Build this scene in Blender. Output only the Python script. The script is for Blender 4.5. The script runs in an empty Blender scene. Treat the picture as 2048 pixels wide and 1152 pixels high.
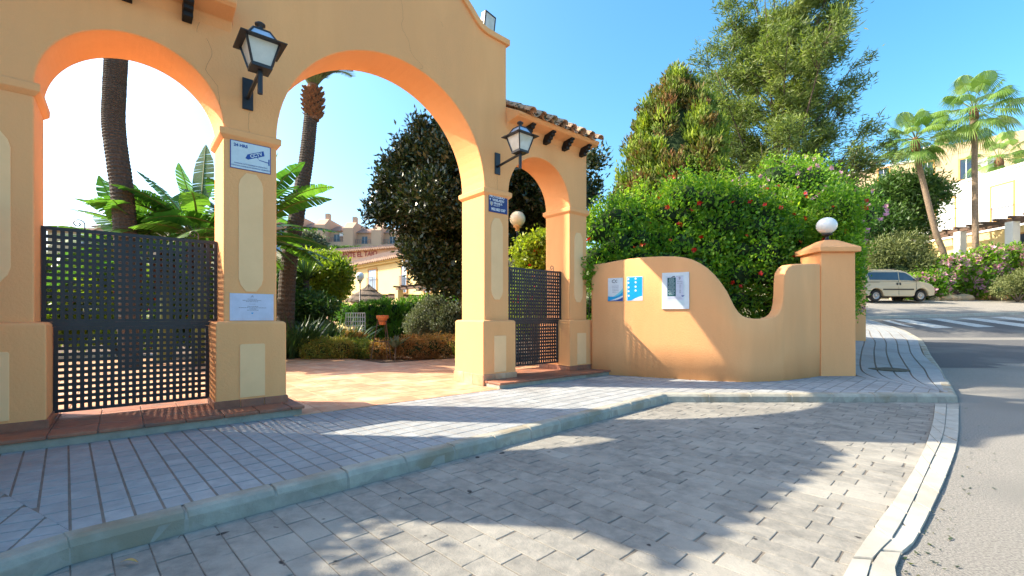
import bpy, bmesh, math, random
import numpy as np
from mathutils import Vector, Matrix, noise
R = math.radians
sc = bpy.context.scene
COL = sc.collection
random.seed(7)
RNG = np.random.default_rng(11)

# ------------------------------------------------------------------ camera, sky, sun, exposure
F, HY, H = 915.0, 635.0, 1.25          # focal length in px of a 2048 frame, horizon row, eye height
cam = bpy.data.objects.new('camera', bpy.data.cameras.new('camera'))
COL.objects.link(cam); sc.camera = cam
cam.location = (0, 0, H); cam.rotation_euler = (R(90), 0, 0)
cam.data.sensor_width = 36; cam.data.lens = 36*F/2048
cam.data.shift_y = (HY-576)/2048
cam.data.clip_start = 0.05; cam.data.clip_end = 3000
SUN = Vector((-1.28, .13, 1.0)).normalized()
SUN_EL = math.asin(SUN.z); SUN_ROT = math.atan2(SUN.x, SUN.y)
w = bpy.data.worlds.new('World'); sc.world = w; w.use_nodes = True
nt = w.node_tree; nt.nodes.clear()
sky = nt.nodes.new('ShaderNodeTexSky'); sky.sky_type = 'NISHITA'; sky.sun_disc = False
sky.sun_elevation = SUN_EL; sky.sun_rotation = SUN_ROT
sky.altitude = 50; sky.air_density = 1.0; sky.dust_density = 2.6; sky.ozone_density = 2.2
bg = nt.nodes.new('ShaderNodeBackground'); bg.inputs[1].default_value = 0.15
wo = nt.nodes.new('ShaderNodeOutputWorld')
hs = nt.nodes.new('ShaderNodeHueSaturation'); hs.inputs['Hue'].default_value = .485; hs.inputs['Saturation'].default_value = 1.32; hs.inputs['Value'].default_value = .90
nt.links.new(sky.outputs[0], hs.inputs['Color']); nt.links.new(hs.outputs[0], bg.inputs[0]); nt.links.new(bg.outputs[0], wo.inputs[0])
sl = bpy.data.lights.new('sun', 'SUN'); sl.energy = 4.0; sl.angle = R(.55); sl.color = (1, .89, .70)
so = bpy.data.objects.new('sun', sl); COL.objects.link(so)
so.rotation_euler = SUN.to_track_quat('Z', 'Y').to_euler(); so.location = SUN*60
sc.view_settings.view_transform = 'Standard'; sc.view_settings.look = 'None'
sc.view_settings.gamma = 1; sc.view_settings.use_curve_mapping = False
sc.view_settings.exposure = 1.6
sc.render.engine = 'CYCLES'; sc.render.resolution_x = 1024; sc.render.resolution_y = 576
sc.cycles.max_bounces = 8; sc.cycles.diffuse_bounces = 5; sc.cycles.transparent_max_bounces = 6

# ------------------------------------------------------------------ helpers
def at(px, py, Y):                      # a point of the photograph at distance Y -> metres
    return Vector(((px-1024)/F*Y, Y, H+(HY-py)/F*Y))
def atz(px, py, z=0.0):
    Y = F*(H-z)/(py-HY); return Vector(((px-1024)/F*Y, Y, z))
UX, UY = .7615, .648                    # direction of the gate wall
PX, PY = -4.364, 4.248
GA = math.atan2(UY, UX)
def W(s, t, z=0):
    return Vector((PX+s*UX-t*UY, PY+s*UY+t*UX, z))

def lerp_tab(tab, x):
    if x <= tab[0][0]: return tab[0][1]
    for (a, b), (c, d) in zip(tab, tab[1:]):
        if x <= c: return b+(d-b)*(x-a)/(c-a)
    return tab[-1][1]
PR = [(8.5, 0), (16, .48), (20, 1.2), (27, 2.2), (34, 3.0), (60, 7), (100, 14), (300, 20), (1500, 25)]
PL = [(45, 0), (62, 9.5), (88, 14.3), (120, 15), (400, 15), (1500, 20)]
def sstep(a, b, x):
    t = min(1, max(0, (x-a)/(b-a))); return t*t*(3-2*t)
def terr(x, y):
    k = x/max(y, .5)
    m = sstep(.50, .62, k) if y > 3 else 1
    return lerp_tab(PR, y)*m+lerp_tab(PL, y)*(1-m)
def hit(px, py):                        # where a picture point meets the right-hand slope
    y = 2.0
    while y < 60:
        x = (px-1024)/F*y; z = H+(HY-py)/F*y
        if z <= terr(x, y)+.001: return Vector((x, y, terr(x, y)))
        y += .01
    return at(px, py, 40)

def tag(o, label=None, cat=None, group=None, kind=None):
    if label: o['label'] = label
    if cat: o['category'] = cat
    if group: o['group'] = group
    if kind: o['kind'] = kind
    return o
def empty(name, loc, label, cat, group=None, rz=0):
    o = bpy.data.objects.new(name, None); COL.objects.link(o); o.location = loc
    o.rotation_euler = (0, 0, rz); o.empty_display_size = .2
    return tag(o, label, cat, group)
def link(name, me, parent=None):
    o = bpy.data.objects.new(name, me); COL.objects.link(o)
    if parent: o.parent = parent
    return o
def smooth(me, f=True):
    me.polygons.foreach_set('use_smooth', [f]*len(me.polygons)); me.update()

class MB:
    def __init__(s): s.v = []; s.f = []; s.m = []
    def add(s, vs, fs, m=0):
        b = len(s.v); s.v += [tuple(v) for v in vs]; s.f += [[b+i for i in f] for f in fs]; s.m += [m]*len(fs)
    def box(s, a, b, m=0, M=None):
        x0, y0, z0 = a; x1, y1, z1 = b
        vs = [Vector(p) for p in ((x0,y0,z0),(x1,y0,z0),(x1,y1,z0),(x0,y1,z0),(x0,y0,z1),(x1,y0,z1),(x1,y1,z1),(x0,y1,z1))]
        if M: vs = [M@v for v in vs]
        s.add(vs, [(0,3,2,1),(4,5,6,7),(0,1,5,4),(1,2,6,5),(2,3,7,6),(3,0,4,7)], m)
    def loft(s, rings, m=0, caps=True, close=True):
        n = len(rings[0]); vs = [p for r in rings for p in r]; fs = []
        for i in range(len(rings)-1):
            for j in range(n if close else n-1):
                a = i*n+j; b = i*n+(j+1) % n
                fs.append((a, b, b+n, a+n))
        if caps: fs += [tuple(range(n))[::-1], tuple((len(rings)-1)*n+i for i in range(n))]
        s.add(vs, fs, m)
    def rects(s, x0, x1, y0, y1, zo, m=0):          # stacked rectangles (z, outward offset)
        s.loft([[(x0-o,y0-o,z),(x1+o,y0-o,z),(x1+o,y1+o,z),(x0-o,y1+o,z)] for z, o in zo], m)
    def tube(s, pts, rad, n=8, m=0, caps=True):
        pts = [Vector(p) for p in pts]
        if not hasattr(rad, '__len__'): rad = [rad]*len(pts)
        rings = []; ref = None
        for i, p in enumerate(pts):
            d = (pts[min(i+1, len(pts)-1)]-pts[max(i-1, 0)])
            if d.length < 1e-9: d = Vector((0, 0, 1))
            d.normalize()
            if ref is None:
                ref = Vector((1, 0, 0)) if abs(d.x) < .8 else Vector((0, 1, 0))
            a = (ref-d*ref.dot(d)).normalized(); b = d.cross(a); ref = a
            rings.append([p+(a*math.cos(2*math.pi*k/n)+b*math.sin(2*math.pi*k/n))*rad[i] for k in range(n)])
        s.loft(rings, m, caps)
    def lathe(s, prof, c=(0, 0, 0), n=20, m=0):
        c = Vector(c)
        s.loft([[c+Vector((r*math.cos(2*math.pi*k/n), r*math.sin(2*math.pi*k/n), z)) for k in range(n)] for r, z in prof], m)
    def prism(s, poly, fn, d0, d1, m=0):            # poly in 2D, fn(a,b,d)->3D
        n = len(poly)
        vs = [fn(a, b, d0) for a, b in poly]+[fn(a, b, d1) for a, b in poly]
        fs = [tuple(range(n)), tuple(range(2*n-1, n-1, -1))]+[(i, i+n, (i+1) % n+n, (i+1) % n) for i in range(n)]
        s.add(vs, fs, m)
    def mesh(s, name, mats, sm=False):
        me = bpy.data.meshes.new(name); me.from_pydata(s.v, [], s.f)
        for mt in (mats if isinstance(mats, (list, tuple)) else [mats]): me.materials.append(mt)
        if len(me.materials) > 1: me.polygons.foreach_set('material_index', s.m)
        bm = bmesh.new(); bm.from_mesh(me); bmesh.ops.recalc_face_normals(bm, faces=bm.faces); bm.to_mesh(me); bm.free()
        smooth(me, sm); return me
    def build(s, name, mats, parent=None, sm=False, bev=0, seg=2, ang=35):
        o = link(name, s.mesh(name, mats, sm), parent)
        if bev:
            b = o.modifiers.new('b', 'BEVEL'); b.width = bev; b.segments = seg; b.limit_method = 'ANGLE'; b.angle_limit = R(ang)
            b.harden_normals = False
        return o
def catmull(pts, n=8):
    P = [Vector(p) for p in pts]; P = [2*P[0]-P[1]]+P+[2*P[-1]-P[-2]]; out = []
    for i in range(1, len(P)-2):
        for j in range(n):
            t = j/n
            out.append(.5*((2*P[i])+(P[i+1]-P[i-1])*t+(2*P[i-1]-5*P[i]+4*P[i+1]-P[i+2])*t*t+(3*P[i]-P[i-1]-3*P[i+1]+P[i+2])*t**3))
    out.append(P[-2]); return out
def clip(poly, conv):                    # Sutherland-Hodgman, conv counter-clockwise
    out = list(poly)
    for i in range(len(conv)):
        a = conv[i]; b = conv[(i+1) % len(conv)]; ex, ey = b[0]-a[0], b[1]-a[1]
        inp = out; out = []
        if not inp: break
        for j in range(len(inp)):
            p = inp[j]; q = inp[(j+1) % len(inp)]
            dp = ex*(p[1]-a[1])-ey*(p[0]-a[0]); dq = ex*(q[1]-a[1])-ey*(q[0]-a[0])
            if dp >= 0: out.append(p)
            if (dp >= 0) != (dq >= 0):
                t = dp/(dp-dq); out.append((p[0]+(q[0]-p[0])*t, p[1]+(q[1]-p[1])*t))
    return out
def area(p):
    return .5*sum(p[i][0]*p[(i+1) % len(p)][1]-p[(i+1) % len(p)][0]*p[i][1] for i in range(len(p)))
def near(c, S):
    x0=min(p[0] for p in c); x1=max(p[0] for p in c); y0=min(p[1] for p in c); y1=max(p[1] for p in c)
    return x1 > min(p[0] for p in S) and x0 < max(p[0] for p in S) and y1 > min(p[1] for p in S) and y0 < max(p[1] for p in S)
def ccw(p): return p if area(p) > 0 else p[::-1]

# ------------------------------------------------------------------ materials
def pmat(name, c1, c2=None, scale=3, rough=.8, bump=0, bscale=60, metal=0, rnd=0, spec=.3, detail=5,
         spots=None, streak=False, dist=.01, c3=None, s3=.7):
    m = bpy.data.materials.new(name); m.use_nodes = True
    N = m.node_tree.nodes; L = m.node_tree.links; p = N['Principled BSDF']
    p.inputs['Roughness'].default_value = rough; p.inputs['Metallic'].default_value = metal
    p.inputs['Specular IOR Level'].default_value = spec
    g = N.new('ShaderNodeNewGeometry'); pos = g.outputs['Position']
    if streak:
        mp = N.new('ShaderNodeMapping'); mp.inputs['Scale'].default_value = (1, 1, .22); L.new(pos, mp.inputs[0]); pos2 = mp.outputs[0]
    else: pos2 = pos
    c2 = c2 or tuple(x*.75 for x in c1)
    no = N.new('ShaderNodeTexNoise'); no.inputs['Scale'].default_value = scale; no.inputs['Detail'].default_value = detail
    no.inputs['Roughness'].default_value = .65
    L.new(pos2, no.inputs['Vector'])
    rp = N.new('ShaderNodeValToRGB'); rp.color_ramp.elements[0].position = .32; rp.color_ramp.elements[1].position = .68
    rp.color_ramp.elements[0].color = (*c2, 1); rp.color_ramp.elements[1].color = (*c1, 1)
    L.new(no.outputs[0], rp.inputs[0]); out = rp.outputs[0]
    if c3:
        n3 = N.new('ShaderNodeTexNoise'); n3.inputs['Scale'].default_value = s3; n3.inputs['Detail'].default_value = 6
        L.new(pos2, n3.inputs['Vector'])
        r3 = N.new('ShaderNodeValToRGB'); r3.color_ramp.elements[0].position = .5; r3.color_ramp.elements[1].position = .66
        L.new(n3.outputs[0], r3.inputs[0])
        mx = N.new('ShaderNodeMixRGB'); L.new(r3.outputs[0], mx.inputs[0]); L.new(out, mx.inputs[1]); mx.inputs[2].default_value = (*c3, 1); out = mx.outputs[0]
    if spots:
        vs = N.new('ShaderNodeTexNoise'); vs.inputs['Scale'].default_value = spots[1]; vs.inputs['Detail'].default_value = 2
        L.new(pos, vs.inputs['Vector'])
        r2 = N.new('ShaderNodeValToRGB'); r2.color_ramp.elements[0].position = spots[2]; r2.color_ramp.elements[1].position = spots[2]+.03
        L.new(vs.outputs[0], r2.inputs[0])
        mx = N.new('ShaderNodeMixRGB'); L.new(r2.outputs[0], mx.inputs[0]); L.new(out, mx.inputs[1]); mx.inputs[2].default_value = (*spots[0], 1); out = mx.outputs[0]
    if rnd:
        oi = N.new('ShaderNodeObjectInfo'); mr = N.new('ShaderNodeMapRange'); L.new(oi.outputs['Random'], mr.inputs[0])
        mr.inputs[3].default_value = 1-rnd; mr.inputs[4].default_value = 1+rnd
        at_ = N.new('ShaderNodeAttribute'); at_.attribute_name = 'tint'
        ad = N.new('ShaderNodeMath'); ad.operation = 'ADD'; L.new(mr.outputs[0], ad.inputs[0]); L.new(at_.outputs['Fac'], ad.inputs[1])
        vm = N.new('ShaderNodeVectorMath'); vm.operation = 'SCALE'; L.new(out, vm.inputs[0]); L.new(ad.outputs[0], vm.inputs['Scale']); out = vm.outputs[0]
    L.new(out, p.inputs['Base Color'])
    if bump:
        b = N.new('ShaderNodeTexNoise'); b.inputs['Scale'].default_value = bscale; b.inputs['Detail'].default_value = 8; b.inputs['Roughness'].default_value = .7
        L.new(pos, b.inputs['Vector'])
        bn = N.new('ShaderNodeBump'); bn.inputs['Strength'].default_value = bump; bn.inputs['Distance'].default_value = dist
        L.new(b.outputs[0], bn.inputs['Height']); L.new(bn.outputs[0], p.inputs['Normal'])
    return m
def leafmat(name, cols, trans=.35, rough=.45, spec=.4):
    m = bpy.data.materials.new(name); m.use_nodes = True
    N = m.node_tree.nodes; L = m.node_tree.links; p = N['Principled BSDF']; o = N['Material Output']
    a = N.new('ShaderNodeAttribute'); a.attribute_name = 'rnd'
    rp = N.new('ShaderNodeValToRGB'); e = rp.color_ramp.elements
    while len(e) < len(cols): e.new(.5)
    for i, c in enumerate(cols): e[i].position = i/(len(cols)-1); e[i].color = (*c, 1)
    L.new(a.outputs['Fac'], rp.inputs[0]); L.new(rp.outputs[0], p.inputs['Base Color'])
    p.inputs['Roughness'].default_value = rough; p.inputs['Specular IOR Level'].default_value = spec
    t = N.new('ShaderNodeBsdfTranslucent')
    vm = N.new('ShaderNodeVectorMath'); vm.operation = 'MULTIPLY'; vm.inputs[1].default_value = (1.5, 1.6, .7)
    L.new(rp.outputs[0], vm.inputs[0]); L.new(vm.outputs[0], t.inputs[0])
    mx = N.new('ShaderNodeMixShader'); mx.inputs[0].default_value = trans
    L.new(p.outputs[0], mx.inputs[1]); L.new(t.outputs[0], mx.inputs[2]); L.new(mx.outputs[0], o.inputs[0])
    return m
def flat(name, c, rough=.6, metal=0, spec=.4):
    return pmat(name, c, tuple(x*.86 for x in c), 8, rough, metal=metal, spec=spec)

M = {}
M['stucco'] = pmat('peach_stucco', (.93,.465,.19), (.82,.385,.15), 1.1, .9, .6, 38, streak=True, c3=(.82,.40,.165), s3=.9, dist=.010)
M['stucco2'] = pmat('peach_stucco_wall', (.94,.455,.19), (.83,.38,.155), 1.4, .9, .6, 34, streak=True, c3=(.83,.40,.17), s3=1.2, dist=.010)
M['cream'] = pmat('cream_panel', (.93,.575,.285), (.87,.53,.26), 3, .9, .3, 70, dist=.004)
M['terra'] = pmat('terracotta', (.57,.325,.185), (.46,.23,.125), 6, .6, .15, 90, rnd=.13, dist=.003, c3=(.61,.40,.25), s3=2.5)
M['terrad'] = pmat('terracotta_old', (.36,.155,.09), (.25,.10,.06), 9, .6, .2, 90, rnd=.12, dist=.003, c3=(.2,.11,.08), s3=4)
M['mortar'] = pmat('mortar', (.36,.33,.28), (.26,.24,.2), 8, .95, .5, 80, dist=.004)
M['rooftile'] = pmat('old_clay_tile', (.64,.41,.26), (.45,.27,.17), 14, .9, .5, 60, rnd=.15, dist=.006, spots=((.10,.10,.07), 16, .56), c3=(.42,.36,.27), s3=6)
M['iron'] = pmat('black_iron', (.014,.016,.022), (.009,.010,.014), 10, .42, .1, 120, spec=.5)
M['blackwood'] = pmat('black_wood', (.018,.015,.014), (.01,.009,.009), 10, .6, .3, 60)
M['frost'] = pmat('frosted_glass', (.62,.63,.58), (.52,.54,.50), 9, .3, spec=.5, c3=(.5,.49,.4), s3=5)
M['skyglass'] = pmat('pale_blue_glass', (.42,.52,.68), (.36,.46,.6), 9, .15, spec=.6)
M['concrete'] = pmat('kerb_concrete', (.40,.375,.31), (.29,.275,.23), 7, .92, .7, 55, rnd=.07, dist=.008, c3=(.27,.23,.165), s3=2.6)
M['pad'] = pmat('grey_paver', (.345,.355,.355), (.27,.28,.285), 10, .85, .35, 110, rnd=.06, dist=.003, c3=(.265,.265,.26), s3=1.1)
M['groove'] = pmat('paver_groove', (.26,.215,.175), (.18,.145,.12), 7, .95, .3, 80)
M['brick'] = pmat('stamped_concrete', (.30,.28,.243), (.185,.178,.16), 9, .86, .8, 42, rnd=.10, spots=((.035,.033,.033), 7.5, .715), dist=.008, c3=(.32,.30,.26), s3=1.4)
M['joint'] = pmat('stamped_joint', (.22,.19,.155), (.09,.08,.07), 5, .95, .3, 60)
M['asphalt'] = pmat('asphalt', (.36,.335,.295), (.15,.142,.13), 75, .93, 1.0, 110, detail=4, dist=.012, c3=(.21,.20,.18), s3=.5)
M['asphalt_shade'] = pmat('shaded_asphalt', (.12,.12,.122), (.07,.07,.074), 60, .9, .6, 140, detail=3, dist=.005, c3=(.15,.145,.138), s3=.6)  # road asphalt darkened to carry the shade round the crossing
M['white'] = pmat('road_paint', (.58,.58,.55), (.36,.36,.345), 14, .8, .3, 80)
M['gutter'] = pmat('gutter_stone', (.46,.435,.375), (.36,.34,.295), 6, .9, .7, 50, rnd=.06, dist=.006, c3=(.33,.31,.265), s3=1.8)
M['soil'] = pmat('garden_soil', (.16,.10,.06), (.085,.055,.035), 8, .95, .8, 30, dist=.03)
M['ground'] = pmat('dry_ground', (.22,.19,.12), (.12,.13,.06), .4, .95, .5, 4, dist=.05)
M['paper'] = flat('paper', (.60,.62,.74), .5)
M['paperw'] = flat('white_board', (.72,.76,.80), .45)
M['ink'] = flat('grey_ink', (.10,.10,.13), .6)
M['inkl'] = flat('faint_ink', (.30,.31,.38), .6)
M['blue'] = flat('navy_enamel', (.012,.03,.16), .4)
M['blue2'] = flat('sign_blue', (.015,.07,.32), .4)
M['signw'] = flat('sign_white', (.62,.72,.76), .4)
M['white2'] = flat('white_enamel', (.8,.8,.8), .4)
M['cyan'] = flat('poster_cyan', (.0,.36,.72), .4)
M['cyan2'] = flat('poster_pale_cyan', (.20,.66,.74), .4)
M['teal'] = flat('poster_teal', (.008,.085,.095), .4)
M['globe'] = pmat('opal_globe', (.80,.80,.78), (.76,.76,.74), 4, .25, spec=.5)
M['globey'] = pmat('cream_globe', (.78,.68,.46), (.74,.64,.42), 4, .3, spec=.5)
M['palmbark'] = pmat('palm_bark', (.12,.095,.075), (.045,.036,.03), 26, .95, .9, 30, dist=.03)
M['palmboss'] = pmat('palm_boss', (.30,.15,.075), (.12,.06,.035), 20, .95, .9, 30, dist=.03)
M['fanbark'] = pmat('fan_palm_bark', (.30,.22,.15), (.17,.125,.09), 10, .95, .8, 20, dist=.03)
M['bark'] = pmat('grey_bark', (.17,.125,.09), (.09,.065,.05), 12, .95, .8, 25, dist=.02)
M['stem'] = pmat('green_stem', (.16,.20,.06), (.10,.12,.04), 9, .6)
M['dead'] = pmat('dead_fibre', (.13,.06,.03), (.05,.025,.015), 14, .95)
M['yellowwall'] = pmat('yellow_render', (.78,.60,.28), (.72,.55,.25), .7, .9, .2, 20)
M['pinkwall'] = pmat('salmon_render', (.62,.40,.27), (.56,.36,.24), .4, .9)
M['whitewall'] = pmat('white_render', (.80,.79,.76), (.75,.74,.71), .6, .9, .2, 10)
M['tanwall'] = pmat('tan_render', (.55,.42,.26), (.48,.36,.23), .5, .9, .2, 10)
M['farroof'] = pmat('far_roof_tiles', (.38,.25,.18), (.25,.16,.12), 4, .9, .3, 12)
M['glass'] = pmat('dark_glass', (.03,.05,.08), (.02,.035,.06), 2, .08, spec=.7)
M['shutter'] = pmat('pale_shutter', (.45,.58,.72), (.40,.52,.66), 2, .5)
M['railing'] = flat('blue_grey_railing', (.10,.13,.19), .5)
M['oldwood'] = pmat('weathered_wood', (.16,.10,.07), (.09,.06,.045), 12, .9, .4, 40)
M['orange'] = pmat('ochre_trim', (.62,.33,.12), (.55,.29,.1), 3, .85)
M['redletter'] = flat('red_brown_letters', (.30,.04,.03), .6)
M['thatch'] = pmat('thatch', (.20,.145,.10), (.10,.075,.055), 18, .95, .9, 30, dist=.03)
M['pot'] = pmat('clay_pot', (.62,.20,.06), (.54,.16,.05), 5, .7)
M['vanpaint'] = pmat('beige_van_paint', (.52,.43,.29), (.49,.40,.27), 1, .32, spec=.6)
M['rubber'] = flat('rubber', (.018,.018,.018), .8)
M['plastic'] = flat('black_plastic', (.02,.02,.022), .6)
M['rim'] = flat('wheel_rim', (.35,.35,.36), .35, .6)
M['alu'] = pmat('aluminium', (.45,.45,.44), (.36,.36,.35), 5, .45, metal=.5)
M['stone'] = pmat('rock', (.62,.45,.28), (.45,.31,.19), 4, .95, .8, 12, rnd=.15, dist=.03)
M['cast'] = pmat('cast_iron_cover', (.10,.10,.075), (.06,.06,.045), 20, .8, .5, 60)
M['crack'] = flat('crack', (.40,.19,.09), .95)
M['core'] = pmat('shade_core', (.030,.055,.016), (.014,.028,.009), 8, .95)  # dark fill inside the foliage; its colour holds the shade between the leaves
# foliage
LF = {}
LF['hib'] = leafmat('hibiscus_leaf', [(.045,.13,.015),(.11,.25,.022),(.22,.38,.03),(.44,.52,.05)], .45)
LF['thuja'] = leafmat('thuja_foliage', [(.20,.09,.03),(.13,.12,.022),(.12,.20,.022),(.30,.37,.03)], .25, .7)
LF['oak'] = leafmat('silky_oak_leaf', [(.07,.085,.035),(.11,.16,.04),(.19,.25,.06),(.30,.32,.11)], .33, .55)
LF['ficus'] = leafmat('rubber_tree_leaf', [(.015,.026,.01),(.03,.048,.015),(.055,.075,.022),(.12,.10,.04)], .10, .30, .6)
LF['cyp'] = leafmat('cypress_leaf', [(.035,.11,.010),(.09,.23,.018),(.18,.34,.025)], .3, .6)
LF['grey'] = leafmat('grey_green_leaf', [(.06,.08,.05),(.12,.145,.085),(.25,.27,.18)], .2, .6)
LF['gold'] = leafmat('golden_leaf', [(.17,.09,.03),(.27,.19,.04),(.24,.27,.05),(.12,.19,.03)], .3, .6)
LF['brown'] = leafmat('dry_leaf', [(.2,.08,.025),(.36,.17,.05),(.32,.22,.08)], .3, .7)
LF['yel'] = leafmat('yellow_green_leaf', [(.09,.16,.02),(.22,.30,.025),(.38,.42,.035)], .4)
LF['dark'] = leafmat('dark_strap_leaf', [(.02,.05,.02),(.04,.085,.03),(.08,.13,.045)], .2)
LF['ban'] = leafmat('banana_leaf', [(.025,.08,.018),(.06,.16,.028),(.15,.29,.045)], .45, .38)
LF['fan'] = leafmat('fan_palm_leaf', [(.07,.15,.03),(.14,.24,.05),(.25,.33,.09)], .3, .45)
LF['date'] = leafmat('date_palm_leaf', [(.03,.055,.02),(.06,.09,.03),(.10,.13,.05)], .25, .5)
LF['olive'] = leafmat('olive_leaf', [(.08,.11,.035),(.15,.18,.06),(.24,.25,.11)], .25, .6)
LF['dkgreen'] = leafmat('dark_green_leaf', [(.03,.07,.018),(.06,.13,.028),(.11,.20,.04)], .3)
LF['red'] = leafmat('red_petal', [(.45,.008,.006),(.6,.02,.01),(.7,.06,.02)], .3)
LF['orangep'] = leafmat('orange_petal', [(.6,.05,.01),(.75,.13,.02)], .3)
LF['pink'] = leafmat('pink_petal', [(.45,.18,.33),(.6,.28,.44),(.7,.42,.55)], .3)
LF['mag'] = leafmat('magenta_petal', [(.4,.01,.15),(.6,.03,.25)], .3)

# ------------------------------------------------------------------ foliage builders
def nrm(a): return a/np.maximum(np.linalg.norm(a, axis=1, keepdims=True), 1e-9)
def pn(P, f, s=0):
    return (np.sin(P[:,0]*f+s+1.3*np.sin(P[:,1]*f*.7+s*2))+np.sin(P[:,1]*f*1.1+2.1*s+1.1*np.sin(P[:,2]*f*.8))+np.sin(P[:,2]*f*1.23+s*.7+1.2*np.sin(P[:,0]*f*.9)))/3
def leafmesh(name, P, D, L, Wd, mat, rnd=None, fold=.25, up=None):
    n = len(P); D = nrm(D)
    upv = RNG.normal(size=(n, 3)) if up is None else up+RNG.normal(size=(n, 3))*.35
    S = nrm(np.cross(D, upv)); Nn = nrm(np.cross(S, D))
    L = np.broadcast_to(np.asarray(L, float).reshape(-1, 1), (n, 1)); Wd = np.broadcast_to(np.asarray(Wd, float).reshape(-1, 1), (n, 1))
    V = np.empty((n, 4, 3)); mid = P+D*L*.45
    V[:,0] = P; V[:,1] = mid+S*Wd*.5-Nn*Wd*fold; V[:,2] = P+D*L; V[:,3] = mid-S*Wd*.5-Nn*Wd*fold
    me = bpy.data.meshes.new(name)
    me.vertices.add(n*4); me.vertices.foreach_set('co', V.reshape(-1))
    me.loops.add(n*4); me.loops.foreach_set('vertex_index', np.arange(n*4, dtype=np.int32))
    me.polygons.add(n); me.polygons.foreach_set('loop_start', np.arange(0, n*4, 4, dtype=np.int32))
    me.update(calc_edges=True)
    a = me.attributes.new('rnd', 'FLOAT', 'FACE')
    if rnd is None: rnd = RNG.random(n)
    a.data.foreach_set('value', np.clip(rnd, 0, 1).astype(np.float32))
    me.materials.append(mat); return me
def ellipsoid_pts(clumps, n, shell=.55):
    cl = np.array(clumps, float); wt = (cl[:,3]*cl[:,4]+cl[:,4]*cl[:,5]+cl[:,3]*cl[:,5]); wt /= wt.sum()
    idx = RNG.choice(len(cl), n, p=wt); d = nrm(RNG.normal(size=(n, 3)))
    rr = (shell+(1-shell)*RNG.random(n)**.6)[:, None]*(1+.10*pn(cl[idx,:3]+d*2.3, 3.1)[:, None])
    return cl[idx,:3]+d*cl[idx,3:6]*rr, d, idx
def drop_inside(P, clumps, k=.72):
    keep = np.ones(len(P), bool)
    for c in clumps:
        q = (P-np.array(c[:3]))/np.array(c[3:6]); keep &= (q**2).sum(1) > k*k
    return keep
def foliage(name, clumps, ntw, per, L, Wd, mat, parent=None, gap=-.35, shell=.75, twig=.12, upb=.35, gf=2.2, zmin=None, cshift=0, fold=.25):
    P, d, idx = ellipsoid_pts(clumps, ntw, shell)
    k = (pn(P, gf, 1.0) > gap) & drop_inside(P, clumps)
    if zmin is not None: k &= P[:,2] > zmin
    P, d, idx = P[k], d[k], idx[k]
    T = np.repeat(P, per, 0); dd = np.repeat(d, per, 0)
    n = len(T)
    off = RNG.normal(size=(n, 3))*twig
    D = nrm(dd*.7+RNG.normal(size=(n, 3))*.75+np.array([0, 0, upb]))
    Cn = pn(T, 1.7, 3.0)
    rnd = .45+.28*Cn+RNG.normal(size=n)*.17+cshift
    me = leafmesh(name, T+off, D, L*(.6+.7*RNG.random(n)), Wd*(.6+.7*RNG.random(n)), mat, rnd, fold)
    return link(name, me, parent)
def flowers(name, P, size, mat, parent, facing=(-.3, -1, .2), petals=5):
    n = len(P); f = nrm(np.array([facing])+RNG.normal(size=(n, 3))*.5)
    a = nrm(np.cross(f, RNG.normal(size=(n, 3)))); b = np.cross(f, a)
    Pt = []; Dt = []
    for k in range(petals):
        t = 2*math.pi*k/petals
        D = a*math.cos(t)+b*math.sin(t)+f*.45; Pt.append(P); Dt.append(D)
    Pt = np.concatenate(Pt); Dt = np.concatenate(Dt); fs = np.tile(f, (petals, 1))
    me = leafmesh(name, Pt, Dt, size*(.8+.4*RNG.random(len(Pt))), size*.8, mat, None, .1, up=fs)
    o = link(name, me, parent); o['kind'] = 'stuff'; return o
def surf_pts(clumps, n, towards=(0, -1, .35), zmin=None):
    P, d, i = ellipsoid_pts(clumps, n*6, .98)
    k = (d@np.array(towards) > .15) & drop_inside(P, clumps, .97)
    if zmin is not None: k &= P[:,2] > zmin
    return P[k][:n]+d[k][:n]*.03
def core(clumps, parent, mat=None, k=.74, name='shade_core', seg=10):
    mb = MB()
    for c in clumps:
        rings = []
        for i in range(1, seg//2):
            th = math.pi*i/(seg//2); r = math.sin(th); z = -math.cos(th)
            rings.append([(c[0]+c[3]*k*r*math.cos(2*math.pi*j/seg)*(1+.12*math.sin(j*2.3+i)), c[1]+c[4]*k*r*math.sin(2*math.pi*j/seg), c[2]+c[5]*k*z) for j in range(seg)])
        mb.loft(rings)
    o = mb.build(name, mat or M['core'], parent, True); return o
def twigs(name, base, clumps, parent, mat, r=.05, n=None, each=1):
    mb = MB(); base = Vector(base)
    for c in clumps:
        for e in range(each):
            tip = Vector(c[:3])+Vector([random.uniform(-.5, .5)*c[3+i] for i in range(3)])
            m1 = base.lerp(tip, .45)+Vector((random.uniform(-.1, .1), random.uniform(-.1, .1), .12))*(tip-base).length*.8
            mb.tube(catmull([base, m1, tip], 4), [r*(1-.8*i/8) for i in range(9)], 6)
    return mb.build(name, mat, parent, True)
def rnd_clumps(n, box, r, flatz=.85):
    x0, x1, y0, y1, z0, z1 = box; out = []
    for i in range(n):
        q = random.uniform(*r); out.append((random.uniform(x0, x1), random.uniform(y0, y1), random.uniform(z0, z1), q, q, q*flatz))
    return out

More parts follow.
